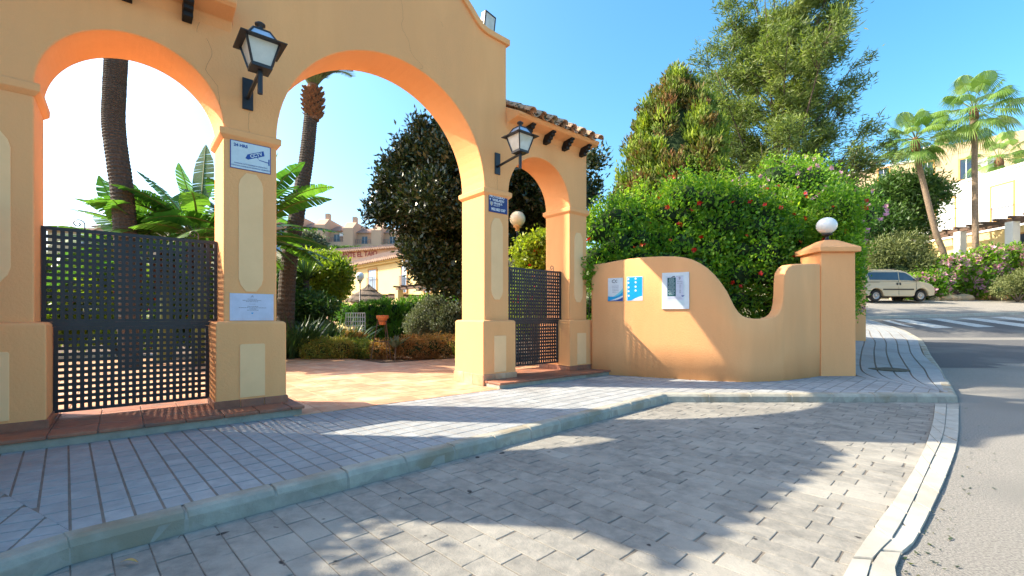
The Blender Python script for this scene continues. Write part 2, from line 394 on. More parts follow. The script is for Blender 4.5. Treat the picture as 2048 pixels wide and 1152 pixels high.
# ================================================================== SETTING: ground
def sheet(name, xs, ys, zf, mat, keep=None):
    v = []; f = []; nx = len(xs)
    for y in ys:
        for x in xs: v.append((x, y, zf(x, y)))
    for j in range(len(ys)-1):
        for i in range(nx-1):
            if keep and not keep(.5*(xs[i]+xs[i+1]), .5*(ys[j]+ys[j+1])): continue
            f.append((j*nx+i, j*nx+i+1, (j+1)*nx+i+1, (j+1)*nx+i))
    me = bpy.data.meshes.new(name); me.from_pydata(v, [], f); me.materials.append(mat); smooth(me)
    o = link(name, me); o['kind'] = 'structure'; return o
ys = [-60, -20, -6, 0, 3, 5, 7, 8.5]+[8.5+.75*i for i in range(1, 40)]+[40, 43, 46, 50, 56, 62, 70, 80, 90, 105, 120, 160, 220, 400, 800, 1500]
xs = [-1500, -700, -300, -150, -90, -60]+[-50+2*i for i in range(18)]+[-14+.8*i for i in range(70)]+[44, 48, 54, 62, 75, 95, 130, 200, 400, 800, 1500]
sheet('ground', xs, ys, lambda x, y: terr(x, y)-.04, M['ground'])
# road: near asphalt and the climbing street
rx = [-8+.75*i for i in range(70)]; ry = [-12, -8, -4, -1, 1]+[2+.6*i for i in range(46)]
KB = [(6.54,6.70),(7.9,8.25),(9.3,9.9),(11.0,12.0),(12.6,13.9),(14.0,15.6),(14.9,17.3),(15.3,19.4)]   # outer kerb line of the right pavement
def right_of_kerb(x, y):
    return x > lerp_tab([(b, a) for a, b in KB], y)-.8 if y > 6.7 else True
road = sheet('road', rx, ry, lambda x, y: terr(x, y), M['asphalt'], lambda x, y: right_of_kerb(x, y) and x/max(y, .5) > .52 or y < 7.2)
# shade on the road round the crossing, put into a sheet of darker asphalt
dk = sheet('road_shade_patch', [7+.5*i for i in range(50)], [7.6+.3*i for i in range(41)], lambda x, y: terr(x, y)+.004, M['asphalt_shade'],
           lambda x, y: right_of_kerb(x, y) and (y > 10.6+.32*math.sin(x*1.7) or x-y*.9 > 40))
# zebra
for q in ([(1787,640),(1815,639.5),(1907,656),(1868,657)], [(1853,637.5),(1880,637.5),(1990,654),(1955,655)],
          [(1915,636.5),(1945,636),(2085,653),(2048,655)], [(1980,635),(2010,634),(2150,650),(2115,652)], [(1765,641.5),(1778,641),(1832,656),(1806,652)],
          [(2045,633),(2075,632),(2230,648),(2190,650)]):
    mb = MB(); p = [hit(*a) for a in q]
    n = 6; rows = [[p[0].lerp(p[3], i/n), p[1].lerp(p[2], i/n)] for i in range(n+1)]
    for r_ in rows:
        for v in r_: v.z = terr(v.x, v.y)+.012
    for a, b in zip(rows, rows[1:]): mb.add([a[0], a[1], b[1], b[0]], [(0,1,2,3)])
    mb.build('zebra_stripe', M['white'], road)
# pale kerb across the climbing street with its low pavement
mb = MB(); l = [hit(px, py) for px, py in ((1700,641),(1735,638.5),(1800,636.5),(1880,634.5),(1960,632),(2048,629.5),(2200,625))]
rings = [[p+Vector((0, 0, 0)), p+Vector((0, .02, .12)), p+Vector((.0, .32, .13)), p+Vector((0, .34, .0))] for p in l]
mb.loft(rings); tag(mb.build('far_kerb', M['gutter']), kind='structure')

# parking bay of stamped concrete bricks
KA = Vector((-2.22, 2.30)); KBp = Vector((2.28, 6.69)); KC = Vector((6.54, 6.70))
kd = (KBp-KA).normalized(); kn = Vector((-kd.y, kd.x))
gi = [atz(*p) for p in ((1870,812),(1865,850),(1845,910),(1800,990),(1750,1060),(1690,1152))]
gm = [atz(*p) for p in ((1893,812),(1888,868),(1862,930),(1826,1010),(1785,1085),(1735,1152))]
go = [atz(*p) for p in ((1918,812),(1916,880),(1895,950),(1860,1030),(1825,1095),(1790,1152))]
for c, ex in ((gi, (.75, 1.35)), (gm, (.85, 1.2)), (go, (.98, 1.03))):
    c.append(Vector((ex[0], ex[1], 0))); c.append(Vector((ex[0]-1.3, ex[1]-.6, 0)))
bayp = [(-2.45, -.2), (KA.x, KA.y), (KBp.x, KBp.y), (gi[0].x, 6.69)]+[(p.x, p.y) for p in gi]+[(-1.2, .1)]
bayc = ccw(bayp)
bay = MB(); bay.add([(x, y, .004) for x, y in bayc], [tuple(range(len(bayc)))])
bay = tag(bay.build('parking_bay', M['joint']), kind='structure')
def slab(poly, z0, z1, bev, jit=0, m=0, mb=None):
    mb = mb or MB(); n = len(poly); cx = sum(p[0] for p in poly)/n; cy = sum(p[1] for p in poly)/n
    r = max(math.hypot(p[0]-cx, p[1]-cy) for p in poly)
    tilt = (random.uniform(-jit, jit), random.uniform(-jit, jit)); zz = z1+random.uniform(-jit, jit)*.3
    lo = [(x, y, z0) for x, y in poly]; k = 1-bev/r
    hi0 = [(cx+(x-cx)*(1-.3*bev/r), cy+(y-cy)*(1-.3*bev/r), z0+(zz-z0)*.75) for x, y in poly]
    hi = [(cx+(x-cx)*k, cy+(y-cy)*k, zz+tilt[0]*(x-cx)+tilt[1]*(y-cy)) for x, y in poly]
    mb.add(lo+hi0+hi, [(i, (i+1) % n, n+(i+1) % n, n+i) for i in range(n)]+[(n+i, n+(i+1) % n, 2*n+(i+1) % n, 2*n+i) for i in range(n)]+[tuple(range(2*n, 3*n))], m)
    return mb
def lay(cells, name, mat, parent, z0, z1, bev, jit, limit, stuffname):
    cells.sort(key=lambda p: (sum(q[0] for q in p)/len(p))**2+(sum(q[1] for q in p)/len(p))**2)
    vis = []; rest = []
    for p in cells:
        cx = sum(q[0] for q in p)/len(p); cy = sum(q[1] for q in p)/len(p)
        ok = cy > 1.9 and abs(cx/cy) < 1.13
        (vis if ok and len(vis) < limit else rest).append(p)
    for p in vis: slab(p, z0, z1, bev, jit).build(name, mat, parent)
    mb = MB(); tint = []
    for p in rest:
        slab(p, z0, z1, bev, jit, mb=mb); tint += [random.uniform(-.12, .12)]*(len(mb.f)-len(tint))
    if rest:
        o = mb.build(stuffname, mat, parent); o['kind'] = 'stuff'
        a = o.data.attributes.new('tint', 'FLOAT', 'FACE'); a.data.foreach_set('value', tint)
cells = []
cw, bl = .155, .31
rng = random.Random(3)
for i in range(-34, 70):
    off = rng.uniform(0, bl)*.35+(bl/2 if i % 2 else 0)
    wob = .003
    for j in range(-26, 16):
        a0 = i*cw+.0025; a1 = (i+1)*cw-.0025; b0 = j*bl+off+.0018; b1 = (j+1)*bl+off-.0018
        pts = [(a0, b0), ((a0+a1)/2, b0+rng.uniform(-wob, wob)*1.6), (a1, b0), (a1, b1), ((a0+a1)/2, b1+rng.uniform(-wob, wob)*1.6), (a0, b1)]
        wp = []
        for a, b in pts:
            q = KA+kd*a-kn*.0+kn*b
            wp.append((q.x+rng.uniform(-wob, wob)*.35, q.y+rng.uniform(-wob, wob)*.35))
        cell = ccw(wp); cp = clip(bayc, cell) if near(cell, bayc) else []
        if len(cp) >= 3 and abs(area(cp)) > .002: cells.append(cp)
lay(cells, 'paving_brick', M['brick'], bay, .002, .0085, .005, .003, 300, 'far_paving_bricks')

# gutter stones between bay and street
gut = MB(); gp = [(p.x, p.y) for p in gi]+[(p.x, p.y) for p in go[::-1]]
L1 = catmull([p for p in gi], 6); L2 = catmull([p for p in go], 6); LM = catmull([p for p in gm], 6)
gut.loft([[Vector((a.x, a.y, .006)), Vector((b.x, b.y, .006))] for a, b in zip(L1, L2)], caps=False, close=False)
gut = tag(gut.build('street_gutter', M['mortar']), kind='structure')
def stones(A, B, step, ph, z=(.004, .03)):
    acc = -ph; ia = 0; out = []
    cum = [0]
    for i in range(1, len(A)): cum.append(cum[-1]+(A[i]-A[i-1]).length)
    def pt(Lx, d):
        for i in range(1, len(cum)):
            if d <= cum[i]:
                t = (d-cum[i-1])/(cum[i]-cum[i-1]); return Lx[i-1].lerp(Lx[i], t)
        return Lx[-1]
    d = ph-step
    while d < cum[-1]:
        d0 = max(0, d+.006); d1 = min(cum[-1], d+step-.006)
        if d1-d0 > .05:
            e = [d0, (d0+d1)/2, d1]
            poly = [pt(A, q) for q in e]+[pt(B, q) for q in e[::-1]]
            c = sum(poly, Vector())/6
            poly = [(c.x+(p.x-c.x)*.975, c.y+(p.y-c.y)*.975) for p in poly]
            out.append(poly)
        d += step
    return out
for p in stones(L1, LM, .52, .2): slab(ccw(p), .004, .030, .008, .006).build('gutter_stone', M['gutter'], gut)
for p in stones(LM, L2, .50, .33): slab(ccw(p), .004, .022, .008, .008).build('gutter_stone', M['gutter'], gut)

# kerb
ZS = .13
kerb = MB()
pathk = [Vector((-2.42, -.6)), Vector((-2.42, 1.5)), Vector((-2.36, 2.0)), KA, KBp, KC]+[Vector(p) for p in KB[1:]]
def kseg(p, q, n0, n1, zb0, zb1, w=.15, h=ZS, g=.0):
    prof = [(0, -.05), (.012, h*.70), (.035, h*.93), (.06, h), (w, h), (w, -.05)]
    return [[Vector((p.x+n0.x*a, p.y+n0.y*a, zb0+b)) for a, b in prof], [Vector((q.x+n1.x*a, q.y+n1.y*a, zb1+b)) for a, b in prof]]
nr = []
for i in range(len(pathk)):
    ds = []
    if i: ds.append((pathk[i]-pathk[i-1]).normalized())
    if i < len(pathk)-1: ds.append((pathk[i+1]-pathk[i]).normalized())
    n_ = sum((Vector((-d.y, d.x)) for d in ds), Vector((0, 0))); n_.normalize()
    c = n_.dot(Vector((-ds[0].y, ds[0].x))); nr.append(n_/max(c, .5))
kbed = MB()
for i in range(len(pathk)-1):
    zb0 = terr(pathk[i].x+.5, pathk[i].y) if i >= 5 else 0; zb1 = terr(pathk[i+1].x+.5, pathk[i+1].y) if i >= 4 else 0
    hh = ZS if i < 6 else .06
    r0, r1 = kseg(pathk[i], pathk[i+1], nr[i], nr[i+1], zb0, zb1, .145, hh-.012)
    for r in (r0, r1):
        for v in r: v.xy = v.xy
    kbed.loft([r0, r1])
kbed = tag(kbed.build('kerb', M['mortar']), kind='structure')
for i in range(len(pathk)-1):
    p, q = pathk[i], pathk[i+1]; ln = (q-p).length; st = .61 if i == 4 else .5
    n = max(1, round(ln/st)); zb0 = terr(p.x+.5, p.y) if i >= 5 else 0; zb1 = terr(q.x+.5, q.y) if i >= 4 else 0
    hh = ZS if i < 6 else .06
    for j in range(n):
        g = .007/ln
        t0 = j/n+(g if j else 0); t1 = (j+1)/n-(g if j < n-1 else 0)
        r0, r1 = kseg(p.lerp(q, t0), p.lerp(q, t1), nr[i].lerp(nr[i+1], t0) if i > 4 else (nr[i] if j == 0 else Vector((-(q-p).normalized().y, (q-p).normalized().x))),
                      nr[i].lerp(nr[i+1], t1) if i > 4 else (nr[i+1] if j == n-1 else Vector((-(q-p).normalized().y, (q-p).normalized().x))),
                      zb0+(zb1-zb0)*t0, zb0+(zb1-zb0)*t1, .15, hh+random.uniform(-.003, .003))
        mb = MB()
        m_ = 5; rr = []
        for k in range(m_+1):
            t = k/m_; rr.append([a.lerp(b, t)+Vector((random.uniform(-.002, .002), random.uniform(-.002, .002), random.uniform(-.0015, .0015)))*(1 if 0 < k < m_ else .3) for a, b in zip(r0, r1)])
        mb.loft(rr); mb.build('kerb_stone', M['concrete'], kbed, bev=.004, seg=1)

# pavement
A1 = KA+kn*.15; B1 = Vector((2.22, 6.84))
mit = Vector((-4.4, 3.6))
def w2(s, t): v = W(s, t); return (v.x, v.y)
S1 = ccw([(A1.x, A1.y), (B1.x, B1.y), w2(8.6, -.4), w2(-.5, -.4)])
S2 = ccw([(B1.x, B1.y), (6.39, 6.84), (6.9, 7.4), (6.7, 9.6), w2(8.6, -.4)])
S0 = ccw([(-2.57, -.6), (-2.57, 1.5), (-2.50, 2.05), (A1.x, A1.y), w2(-.5, -.4), w2(-2.6, -.4), (-7.5, -.6)])
pv = MB()
for i, Sx in enumerate((S1, S2, S0)): pv.add([(x, y, ZS-.0075) for x, y in Sx], [tuple(range(len(Sx)))])
pv = tag(pv.build('pavement', M['groove']), kind='structure')
cells = []
cw, rw = .134, .186
def grid(S, org, du, dv, cw, rw, ra, rb):
    for i in range(*ra):
        for j in range(*rb):
            a0 = i*cw+.0062; a1 = (i+1)*cw-.0062; b0 = j*rw+.0055; b1 = (j+1)*rw-.0055
            wp = [tuple(org+du*a+dv*b) for a, b in ((a0, b0), (a1, b0), (a1, b1), (a0, b1))]
            cell = ccw(wp); cp = clip(S, cell) if near(cell, S) else []
            if len(cp) >= 3 and abs(area(cp)) > .0015: cells.append(cp)
grid(S1, A1, kd, kn, cw, rw, (-26, 76), (0, 20)); grid(S2, A1, kd, kn, cw, rw, (20, 110), (-26, 20))
d0 = Vector((math.cos(R(118)), math.sin(R(118))))
grid(S0, A1, Vector((-d0.y, d0.x)), d0, rw, cw, (-14, 22), (-34, 22))
lay(cells, 'paving_slab', M['pad'], pv, ZS-.010, ZS-.003, .003, .0025, 300, 'far_paving_slabs')
# pavement beside the climbing street, lanes of slabs
LB = [Vector((6.6, 7.6)), Vector((6.62, 8.85)), Vector((7.2, 9.9)), Vector((9.0, 12.2)), Vector((10.9, 14.6)), Vector((12.0, 16.3)), Vector((12.9, 17.6)), Vector((13.1, 19.4))]
RB = [Vector((6.52, 6.84)), Vector((7.86, 8.30)), Vector((9.24, 9.94)), Vector((10.88, 12.1)), Vector((12.48, 14.0)), Vector((13.88, 15.7)), Vector((14.76, 17.35)), Vector((15.15, 19.4))]
LBc = catmull([Vector((p.x, p.y, 0)) for p in LB], 9); RBc = catmull([Vector((p.x, p.y, 0)) for p in RB], 9)
side = MB(); side.loft([[Vector((a.x, a.y, terr(a.x+1.6, a.y)+ZS-.014)), Vector((b.x, b.y, terr(b.x+.5, b.y)+ZS-.014-.07*sstep(9, 10.5, b.y)))] for a, b in zip(LBc, RBc)], caps=False, close=False)
side = tag(side.build('side_pavement', M['groove']), kind='structure')
mb = MB(); nl = 6
for i in range(len(LBc)-1):
    for k in range(nl):
        def P(ii, t):
            a, b = LBc[ii], RBc[ii]; v = a.lerp(b, t); za = terr(a.x+1.6, a.y)+ZS; zb = terr(b.x+.5, b.y)+ZS-.07*sstep(9, 10.5, b.y)
            return Vector((v.x, v.y, za+(zb-za)*t))
        t0 = k/nl+.008; t1 = (k+1)/nl-.008
        q = [P(i, t0), P(i, t1), P(i+1, t1), P(i+1, t0)]; c = sum(q, Vector())/4
        q = [c+(v-c)*.985 for v in q]
        mb.add([v-Vector((0, 0, .02)) for v in q]+q, [(0,1,5,4),(1,2,6,5),(2,3,7,6),(3,0,4,7),(4,5,6,7)])
o = mb.build('side_paving_slabs', M['pad'], side); o['kind'] = 'stuff'
mb = MB(); c = Vector((7.75, 9.45)); mb.lathe([(.36, .03), (.36, ZS+.06), (.33, ZS+.064), (.05, ZS+.064)], (c.x, c.y, .0), 24)
tag(mb.build('manhole_cover', M['cast'], None, False), 'round greenish iron manhole cover in the pavement beside the corner pier', 'manhole cover')

# garden soil
sheet('garden_bed', [-60+1.5*i for i in range(70)], [2+1.5*i for i in range(36)], lambda x, y: .10+.03*math.sin(x*.9)*math.sin(y*.7)*(0 if y < 15 else 1), M['soil'],
      lambda x, y: (x-PX)*-UY+(y-PY)*UX > .4 and x/max(y, .5) < .58)

# ------------------------------------------------------------------ plaza tiles
pz = MB(); pzp = [w2(2.05, -.5), w2(5.12, -.5), w2(5.12, .66), w2(8.2, .66), w2(8.2, 1.6), w2(13, 9.0), w2(7, 13.5), w2(-2.5, 13.0), w2(-7, 7.5), w2(-7, .66), w2(2.05, .66)]
reg = [ccw([w2(2.05, -.5), w2(5.12, -.5), w2(5.12, .66), w2(2.05, .66)]), ccw([w2(-7, .66), w2(8.2, .66), w2(8.2, 4.5), w2(-7, 4.5)]),
       ccw([w2(-4, 4.5), w2(5.4, 4.5), w2(5.2, 7.2), w2(-4, 7.2)]), ccw([w2(-4, 7.2), w2(2.6, 7.2), w2(1.5, 12.5), w2(-4, 12.5)])]
for q in reg: pz.add([(x, y, ZS-.006) for x, y in q], [tuple(range(len(q)))])
pz = tag(pz.build('plaza', M['mortar']), kind='structure')
cells = []
uu = Vector((UX, UY)); vv = Vector((-UY, UX)); o0 = Vector(w2(2.05, -.5))
for q in reg:
    for i in range(-28, 22):
        for j in range(0, 40):
            T = .33; a0, a1, b0, b1 = i*T+.004, (i+1)*T-.004, j*T+.004, (j+1)*T-.004
            cp = clip(ccw([tuple(o0+uu*a+vv*b) for a, b in ((a0, b0), (a1, b0), (a1, b1), (a0, b1))]), q)
            if len(cp) >= 3 and abs(area(cp)) > .003: cells.append(cp)
lay(cells, 'floor_tile', M['terra'], pz, ZS-.006, ZS+.003, .004, .003, 290, 'far_floor_tiles')

# ================================================================== GATEWAY
gw = empty('gateway', (PX, PY, 0), 'peach stucco entrance gateway with three round arches, curved gable and tiled side roofs', 'gateway', rz=GA)
G = lambda s, z, t: (s, t, z)
TH = .66
PIERS = [(-1.5, -.05), (1.44, 1.99), (5.13, 5.655), (7.205, 7.71)]
ARCH = [(.695, .745), (3.56, 1.57), (6.43, .775)]
ZI = 3.40
gable = [(5.60, 4.60), (5.60, 5.98), (5.35, 5.99), (5.17, 6.0), (5.05, 6.04), (4.95, 6.12), (4.85, 6.22), (4.72, 6.33), (4.52, 6.52), (4.36, 6.74), (4.27, 6.98), (4.24, 7.18), (4.05, 7.21)]
for k in range(1, 8): gable.append((3.56+.45*math.cos(math.pi*k/16), 7.21+.42*math.sin(math.pi*k/16)))
gfull = gable+[(3.56, 7.63)]+[(7.12-a, b) for a, b in gable[::-1]]
poly = [(PIERS[0][0], .05)]
for i, (a, b) in enumerate(PIERS):
    poly.append((b, .05))
    if i < 3:
        c, r = ARCH[i]
        poly += [(c-r*math.cos(math.pi*k/40), ZI+r*math.sin(math.pi*k/40)) for k in range(0, 41)]
        poly.append((PIERS[i+1][0], .05))
# remove duplicate spring points
pp = []
for p in poly:
    if not pp or math.hypot(p[0]-pp[-1][0], p[1]-pp[-1][1]) > 1e-4: pp.append(p)
poly = pp+[(7.71, 4.60)]+gfull+[(-1.5, 4.60)]
mb = MB(); mb.prism(poly, G, 0, TH)
o = mb.build('arch_wall', M['stucco'], gw, bev=.014, seg=2, ang=50)
# shade arch soffit smooth
for p in o.data.polygons:
    if len(p.vertices) == 4: p.use_smooth = False
# gable moulding
mb = MB(); cap = gfull[1:-1]
def offs(pts, d):
    out = []
    for i in range(len(pts)):
        a = Vector(pts[max(i-1, 0)]); b = Vector(pts[min(i+1, len(pts)-1)]); t = (b-a).normalized()
        out.append((pts[i][0]+t.y*d, pts[i][1]-t.x*d))
    return out
oo = offs(cap, .05); ii = offs(cap, -.05)
oo[0] = (5.655, 6.03); ii[0] = (5.655, 5.93); oo[-1] = (1.465, 6.03); ii[-1] = (1.465, 5.93)
mb.loft([[Vector(G(a[0], a[1], -.045)), Vector(G(b[0], b[1], -.045)), Vector(G(b[0], b[1], TH+.045)), Vector(G(a[0], a[1], TH+.045))] for a, b in zip(oo, ii)])
mb.build('gable_moulding', M['stucco'], gw, bev=.012, seg=2)
terr_s = MB()
for i, (a, b) in enumerate(PIERS):
    mb = MB(); mb.rects(a, b, 0, TH, [(3.285, .003), (3.32, .035), (3.33, .042), (3.395, .045), (3.405, .03)])
    mb.build('impost', M['stucco'], gw, bev=.006, seg=2)
    mb = MB(); mb.rects(a, b, 0, TH, [(.12 if i != 2 else .1, .088), (1.185, .085), (1.205, .06), (1.208, .003)])
    mb.build('pedestal', M['stucco'], gw, bev=.012, seg=3)
    c = (a+b)/2 if i else -.325; zf = .235
    def oct_(c, hw, z0, z1, ch):
        p = []
        for (sx, zz, sg) in ((-1, z0, 1), (1, z0, 1), (1, z1, -1), (-1, z1, -1)):
            q = [(c+sx*hw, zz+sg*ch*1.15), (c+sx*hw*.86, zz+sg*ch*.62), (c+sx*hw*.42, zz)]
            if (sx, sg) in ((1, 1), (-1, -1)): q = q[::-1]
            p += q
        return p
    def panel(poly, t, tb):
        mb = MB(); mb.prism(poly, G, t, tb); o = mb.build('panel', M['cream'], gw, bev=.004, seg=2); o['label'] = 'cream painted panel'
    panel(oct_(c, .128, 1.55, 2.93, .13), -.010, .01)
    hw = .13
    panel([(c-hw, .335), (c+hw, .335), (c+hw, .93), (c+hw-.012, .945), (c-hw+.012, .945), (c-hw, .93)], -.096, -.07)
    for tt, m_ in ((-.010, .0), (-.096, 0)): pass
    # skirting tiles
    x0, x1, y0, y1 = a-.088, b+.088, -.088, TH+.088; zb = .135 if i == 2 else .228
    def sk(p, q):
        ln = math.hypot(q[0]-p[0], q[1]-p[1]); n = max(1, math.ceil(ln/.34)); d = ((q[0]-p[0])/ln, (q[1]-p[1])/ln); nn = (d[1], -d[0])
        for k in range(n):
            s0 = ln*k/n+.004; s1 = ln*(k+1)/n-.004; 
            if k == 0: s0 = -.012
            if k == n-1: s1 = ln-.001
            mb = MB(); P0_ = (p[0]+d[0]*s0, p[1]+d[1]*s0); P1_ = (p[0]+d[0]*s1, p[1]+d[1]*s1)
            w_ = .014
            zt = .315+random.uniform(-.002, .002)
            base = [P0_, P1_, (P1_[0]+nn[0]*w_, P1_[1]+nn[1]*w_), (P0_[0]+nn[0]*w_, P0_[1]+nn[1]*w_)]
            mb.loft([[(*v, zb) for v in base], [(*v, zt-.006) for v in base], [(base[0][0], base[0][1], zt), (base[1][0], base[1][1], zt), (base[1][0]+nn[0]*w_*.4, base[1][1]+nn[1]*w_*.4, zt), (base[0][0]+nn[0]*w_*.4, base[0][1]+nn[1]*w_*.4, zt)]])
            mb.build('skirting_tile', M['terrad'] if i != 2 else M['terra'], gw)
    sk((x0, y0), (x1, y0)); sk((x1, y0), (x1, y1)); sk((x0, y1), (x0, y0))
# side roofs
def cover(R0=.088, R1=.072, ln=.46, th=.014, inv=False):
    mb = MB(); n = 9; rings = []
    for (y, r) in ((0, R0), (ln, R1)):
        o_ = [(r*math.cos(math.pi*k/n), y, r*math.sin(math.pi*k/n)*.95) for k in range(n+1)]
        i_ = [((r-th)*math.cos(math.pi*k/n), y, (r-th)*math.sin(math.pi*k/n)*.95) for k in range(n+1)][::-1]
        if inv: o_ = [(x, yy, -z) for x, yy, z in o_]; i_ = [(x, yy, -z) for x, yy, z in i_]
        rings.append(o_+i_)
    mb.loft(rings); return mb.mesh('roof_tile', M['rooftile'], False)
ct = cover(); ch = cover(.085, .1, .46, inv=True)
def side_roof(sa, sb, mirror):
    mb = MB(); prof = [(0.002, 4.50), (-.05, 4.60), (-.29, 4.635), (-.33, 4.665), (-.335, 4.70), (.33, 5.045), (.995, 4.70), (.99, 4.665), (.95, 4.635), (.71, 4.60), (.658, 4.50)]
    mb.prism(prof, lambda t, z, s: (s, t, z), sa, sb)
    ro = mb.build('side_roof', M['stucco'], gw, bev=.01)
    sl_ = math.atan2(.345, .665)
    n = 12 if mirror else 8; first = 5.80; pitch = .258
    ss = [first+pitch*k for k in range(n)]
    if mirror: ss = [7.12-s for s in ss]
    for side_ in (0, 1):
        for k, s in enumerate(ss):
            for cs in (0, 1):
                d = cs*.36
                t = -.45+d*math.cos(sl_); z = 4.655+d*math.sin(sl_)+cs*.012
                for kind_ in (0, 1):
                    s_ = s+(pitch/2*(1 if not mirror else -1) if kind_ else 0)
                    if kind_ and k == n-1: continue
                    o = link('roof_tile', ct if kind_ == 0 else ch, ro)
                    zz = z+(.038 if kind_ == 0 else .085)
                    tt = t+(.03 if kind_ else 0)+random.uniform(-.012, .012)
                    rot = Matrix.Rotation(random.uniform(-.03, .03), 4, 'Z')@Matrix.Rotation(sl_, 4, 'X')
                    if side_ == 0: o.matrix_local = Matrix.Translation((s_, tt, zz))@rot
                    else: o.matrix_local = Matrix.Translation((s_, .66-tt, zz))@Matrix.Rotation(math.pi, 4, 'Z')@rot
    mb = MB(); a_, b_ = min(ss)-.1, max(ss)+.1
    for k in range(5):
        x0 = a_+(b_-a_)*k/5+.004; x1 = a_+(b_-a_)*(k+1)/5+.02
        o = MB(); o.loft([[(x, .33+.10*math.cos(math.pi*q/8)*w_, 5.10+.10*math.sin(math.pi*q/8)*w_) for q in range(9)] for x, w_ in ((x0, 1), (x1, .9))])
        o.build('ridge_tile', M['rooftile'], ro)
    for s in (6.02, 6.52, 7.02, 7.52):
        if mirror: s = 7.12-s
        mb = MB(); pf = [(0.0, 4.445), (-.13, 4.455), (-.13, 4.50), (-.18, 4.51), (-.18, 4.55), (-.23, 4.56), (-.23, 4.60), (-.265, 4.605), (-.265, 4.64), (0, 4.64)]
        mb.prism(pf, lambda t, z, s_: (s_, t, z), s-.045, s+.045); mb.build('corbel', M['blackwood'], gw, bev=.004, seg=1)
side_roof(5.602, 7.71, False); side_roof(-1.5, 1.518, True)
# hairline cracks
for pts in ([(3.62,5.9),(3.66,5.62),(3.64,5.45),(3.74,5.30),(3.80,5.12),(3.98,5.0),(3.92,4.93)], [(1.28,4.35),(1.33,4.2),(1.27,4.0),(1.38,3.85),(1.41,3.6)], [(1.70,3.66),(1.69,3.5),(1.70,3.41)], [(5.40,3.66),(5.405,3.5),(5.41,3.41)],
            [(1.21,4.5),(1.19,4.38)], [(4.3,5.8),(4.33,5.74)]):
    mb = MB(); mb.tube([(a, -.0005, b) for a, b in catmull([Vector((p[0], p[1], 0)) for p in pts], 3) for a, b in [(a.x if hasattr(a, 'x') else a, b)]] if False else [(p.x+random.uniform(-.006, .006), -.0005, p.y) for p in catmull([Vector((q[0], q[1], 0)) for q in pts], 4)], .0013, 4)
    mb.build('crack', M['crack'], gw)

# steps of terracotta tiles on concrete
def step(s0, s1, t0, t1, z1, label):
    e = empty('doorstep', W((s0+s1)/2, t0, ZS), label, 'step', rz=GA); inv = e.matrix_basis.inverted()
    def Lc(s, t, z): return inv@W(s, t, z)
    def bx(mb, a0, a1, b0, b1, za, zb): mb.add([Lc(a0,b0,za),Lc(a1,b0,za),Lc(a1,b1,za),Lc(a0,b1,za),Lc(a0,b0,zb),Lc(a1,b0,zb),Lc(a1,b1,zb),Lc(a0,b1,zb)], [(0,3,2,1),(4,5,6,7),(0,1,5,4),(1,2,6,5),(2,3,7,6),(3,0,4,7)])
    mb = MB(); bx(mb, s0+.02, s1-.02, t0+.025, t1, .02, z1-.014); mb.build('step_base', M['concrete'], e, bev=.004)
    T = .325; nr_ = math.ceil((t1-t0)/T); nc = math.ceil((s1-s0)/T)
    for j in range(nr_):
        for i in range(nc):
            a0 = s0+i*T+.004; a1 = min(s0+(i+1)*T-.004, s1); b0 = t0+j*T+.004; b1 = min(t0+(j+1)*T-.004, t1)
            if a1-a0 < .03 or b1-b0 < .03: continue
            if any(a0 > p[0]-.08 and a1 < p[1]+.08 and b0 > -.09 and b1 < TH+.09 for p in PIERS): continue
            if j == 0: b0 = t0-.012
            mb = MB(); bx(mb, a0, a1, b0, b1, z1-.034 if (j == 0 or i == nc-1 or i == 0) else z1-.014, z1+random.uniform(-.001, .001)); mb.build('step_tile', M['terrad'], e, bev=.008 if j == 0 else .003, seg=2)
step(-2.2, 2.17, -.485, .80, .235, 'long low terracotta tiled step under the left arch and its lattice gate')
step(5.05, 8.02, -.50, .80, .225, 'short terracotta tiled step under the small right arch')

# ------------------------------------------------------------------ lattice gates
def lattice(s0, s1, s0b, s1b, z0, zm, z1, t, label, nx, seed=0):
    e = empty('lattice_gate', W((s0+s1)/2, t, z0), label, 'gate', rz=GA); inv = e.matrix_basis.inverted()
    cx = (s0+s1)/2
    def bar(name, a0, a1, za, zb, ta, tb):
        mb = MB(); mb.box((a0-cx, ta, za-z0), (a1-cx, tb, zb-z0)); return mb.build(name, M['iron'], e)
    wz = .0345
    for (za, zb, a, b) in ((zm+.05, z1, s0, s1), (z0, zm, s0b, s1b)):
        for (q0, q1, r0, r1) in ((a, a+.035, za, zb), (b-.035, b, za, zb)): bar('frame_bar', q0, q1, r0, r1, -.02, .02)
        bar('frame_bar', a+.035, b-.035, zb-.035, zb, -.02, .02); bar('frame_bar', a+.035, b-.035, za, za+.03, -.02, .02)
        n = round(nx*(b-a)/(s1-s0)); p = (b-a-.07)/n
        for k in range(1, n): bar('upright_slat', a+.035+p*k-wz/2, a+.035+p*k+wz/2, za+.03, zb-.035, -.010, -.002)
        m = round((zb-za-.065)/.0625); p = (zb-za-.065)/m
        for k in range(1, m): bar('cross_slat', a+.035, b-.035, za+.03+p*k-wz/2, za+.03+p*k+wz/2, -.001, .007)
    bar('middle_rail', s0, s1, zm+.001, zm+.049, -.02, .02)
    for sx, hh in ((s0+.18*(s1-s0), .09), (s1-.16*(s1-s0), .08)):
        pts = []
        for k in range(22):
            a = k/21*4.6*math.pi/2; r = .05*(1-k/26); pts.append((sx-cx+r*math.cos(a), 0, z1-z0+.055+r*math.sin(a)))
        mb = MB(); mb.tube([pts[0]-Vector((0,0,0)) if False else (pts[0][0], 0, z1-z0-.005)]+pts, .006, 5); mb.build('scroll', M['iron'], e)
lattice(-.045, 1.435, .04, 1.35, .29, 1.155, 2.16, .42, 'wide black iron lattice gate closed under the left arch', 24)
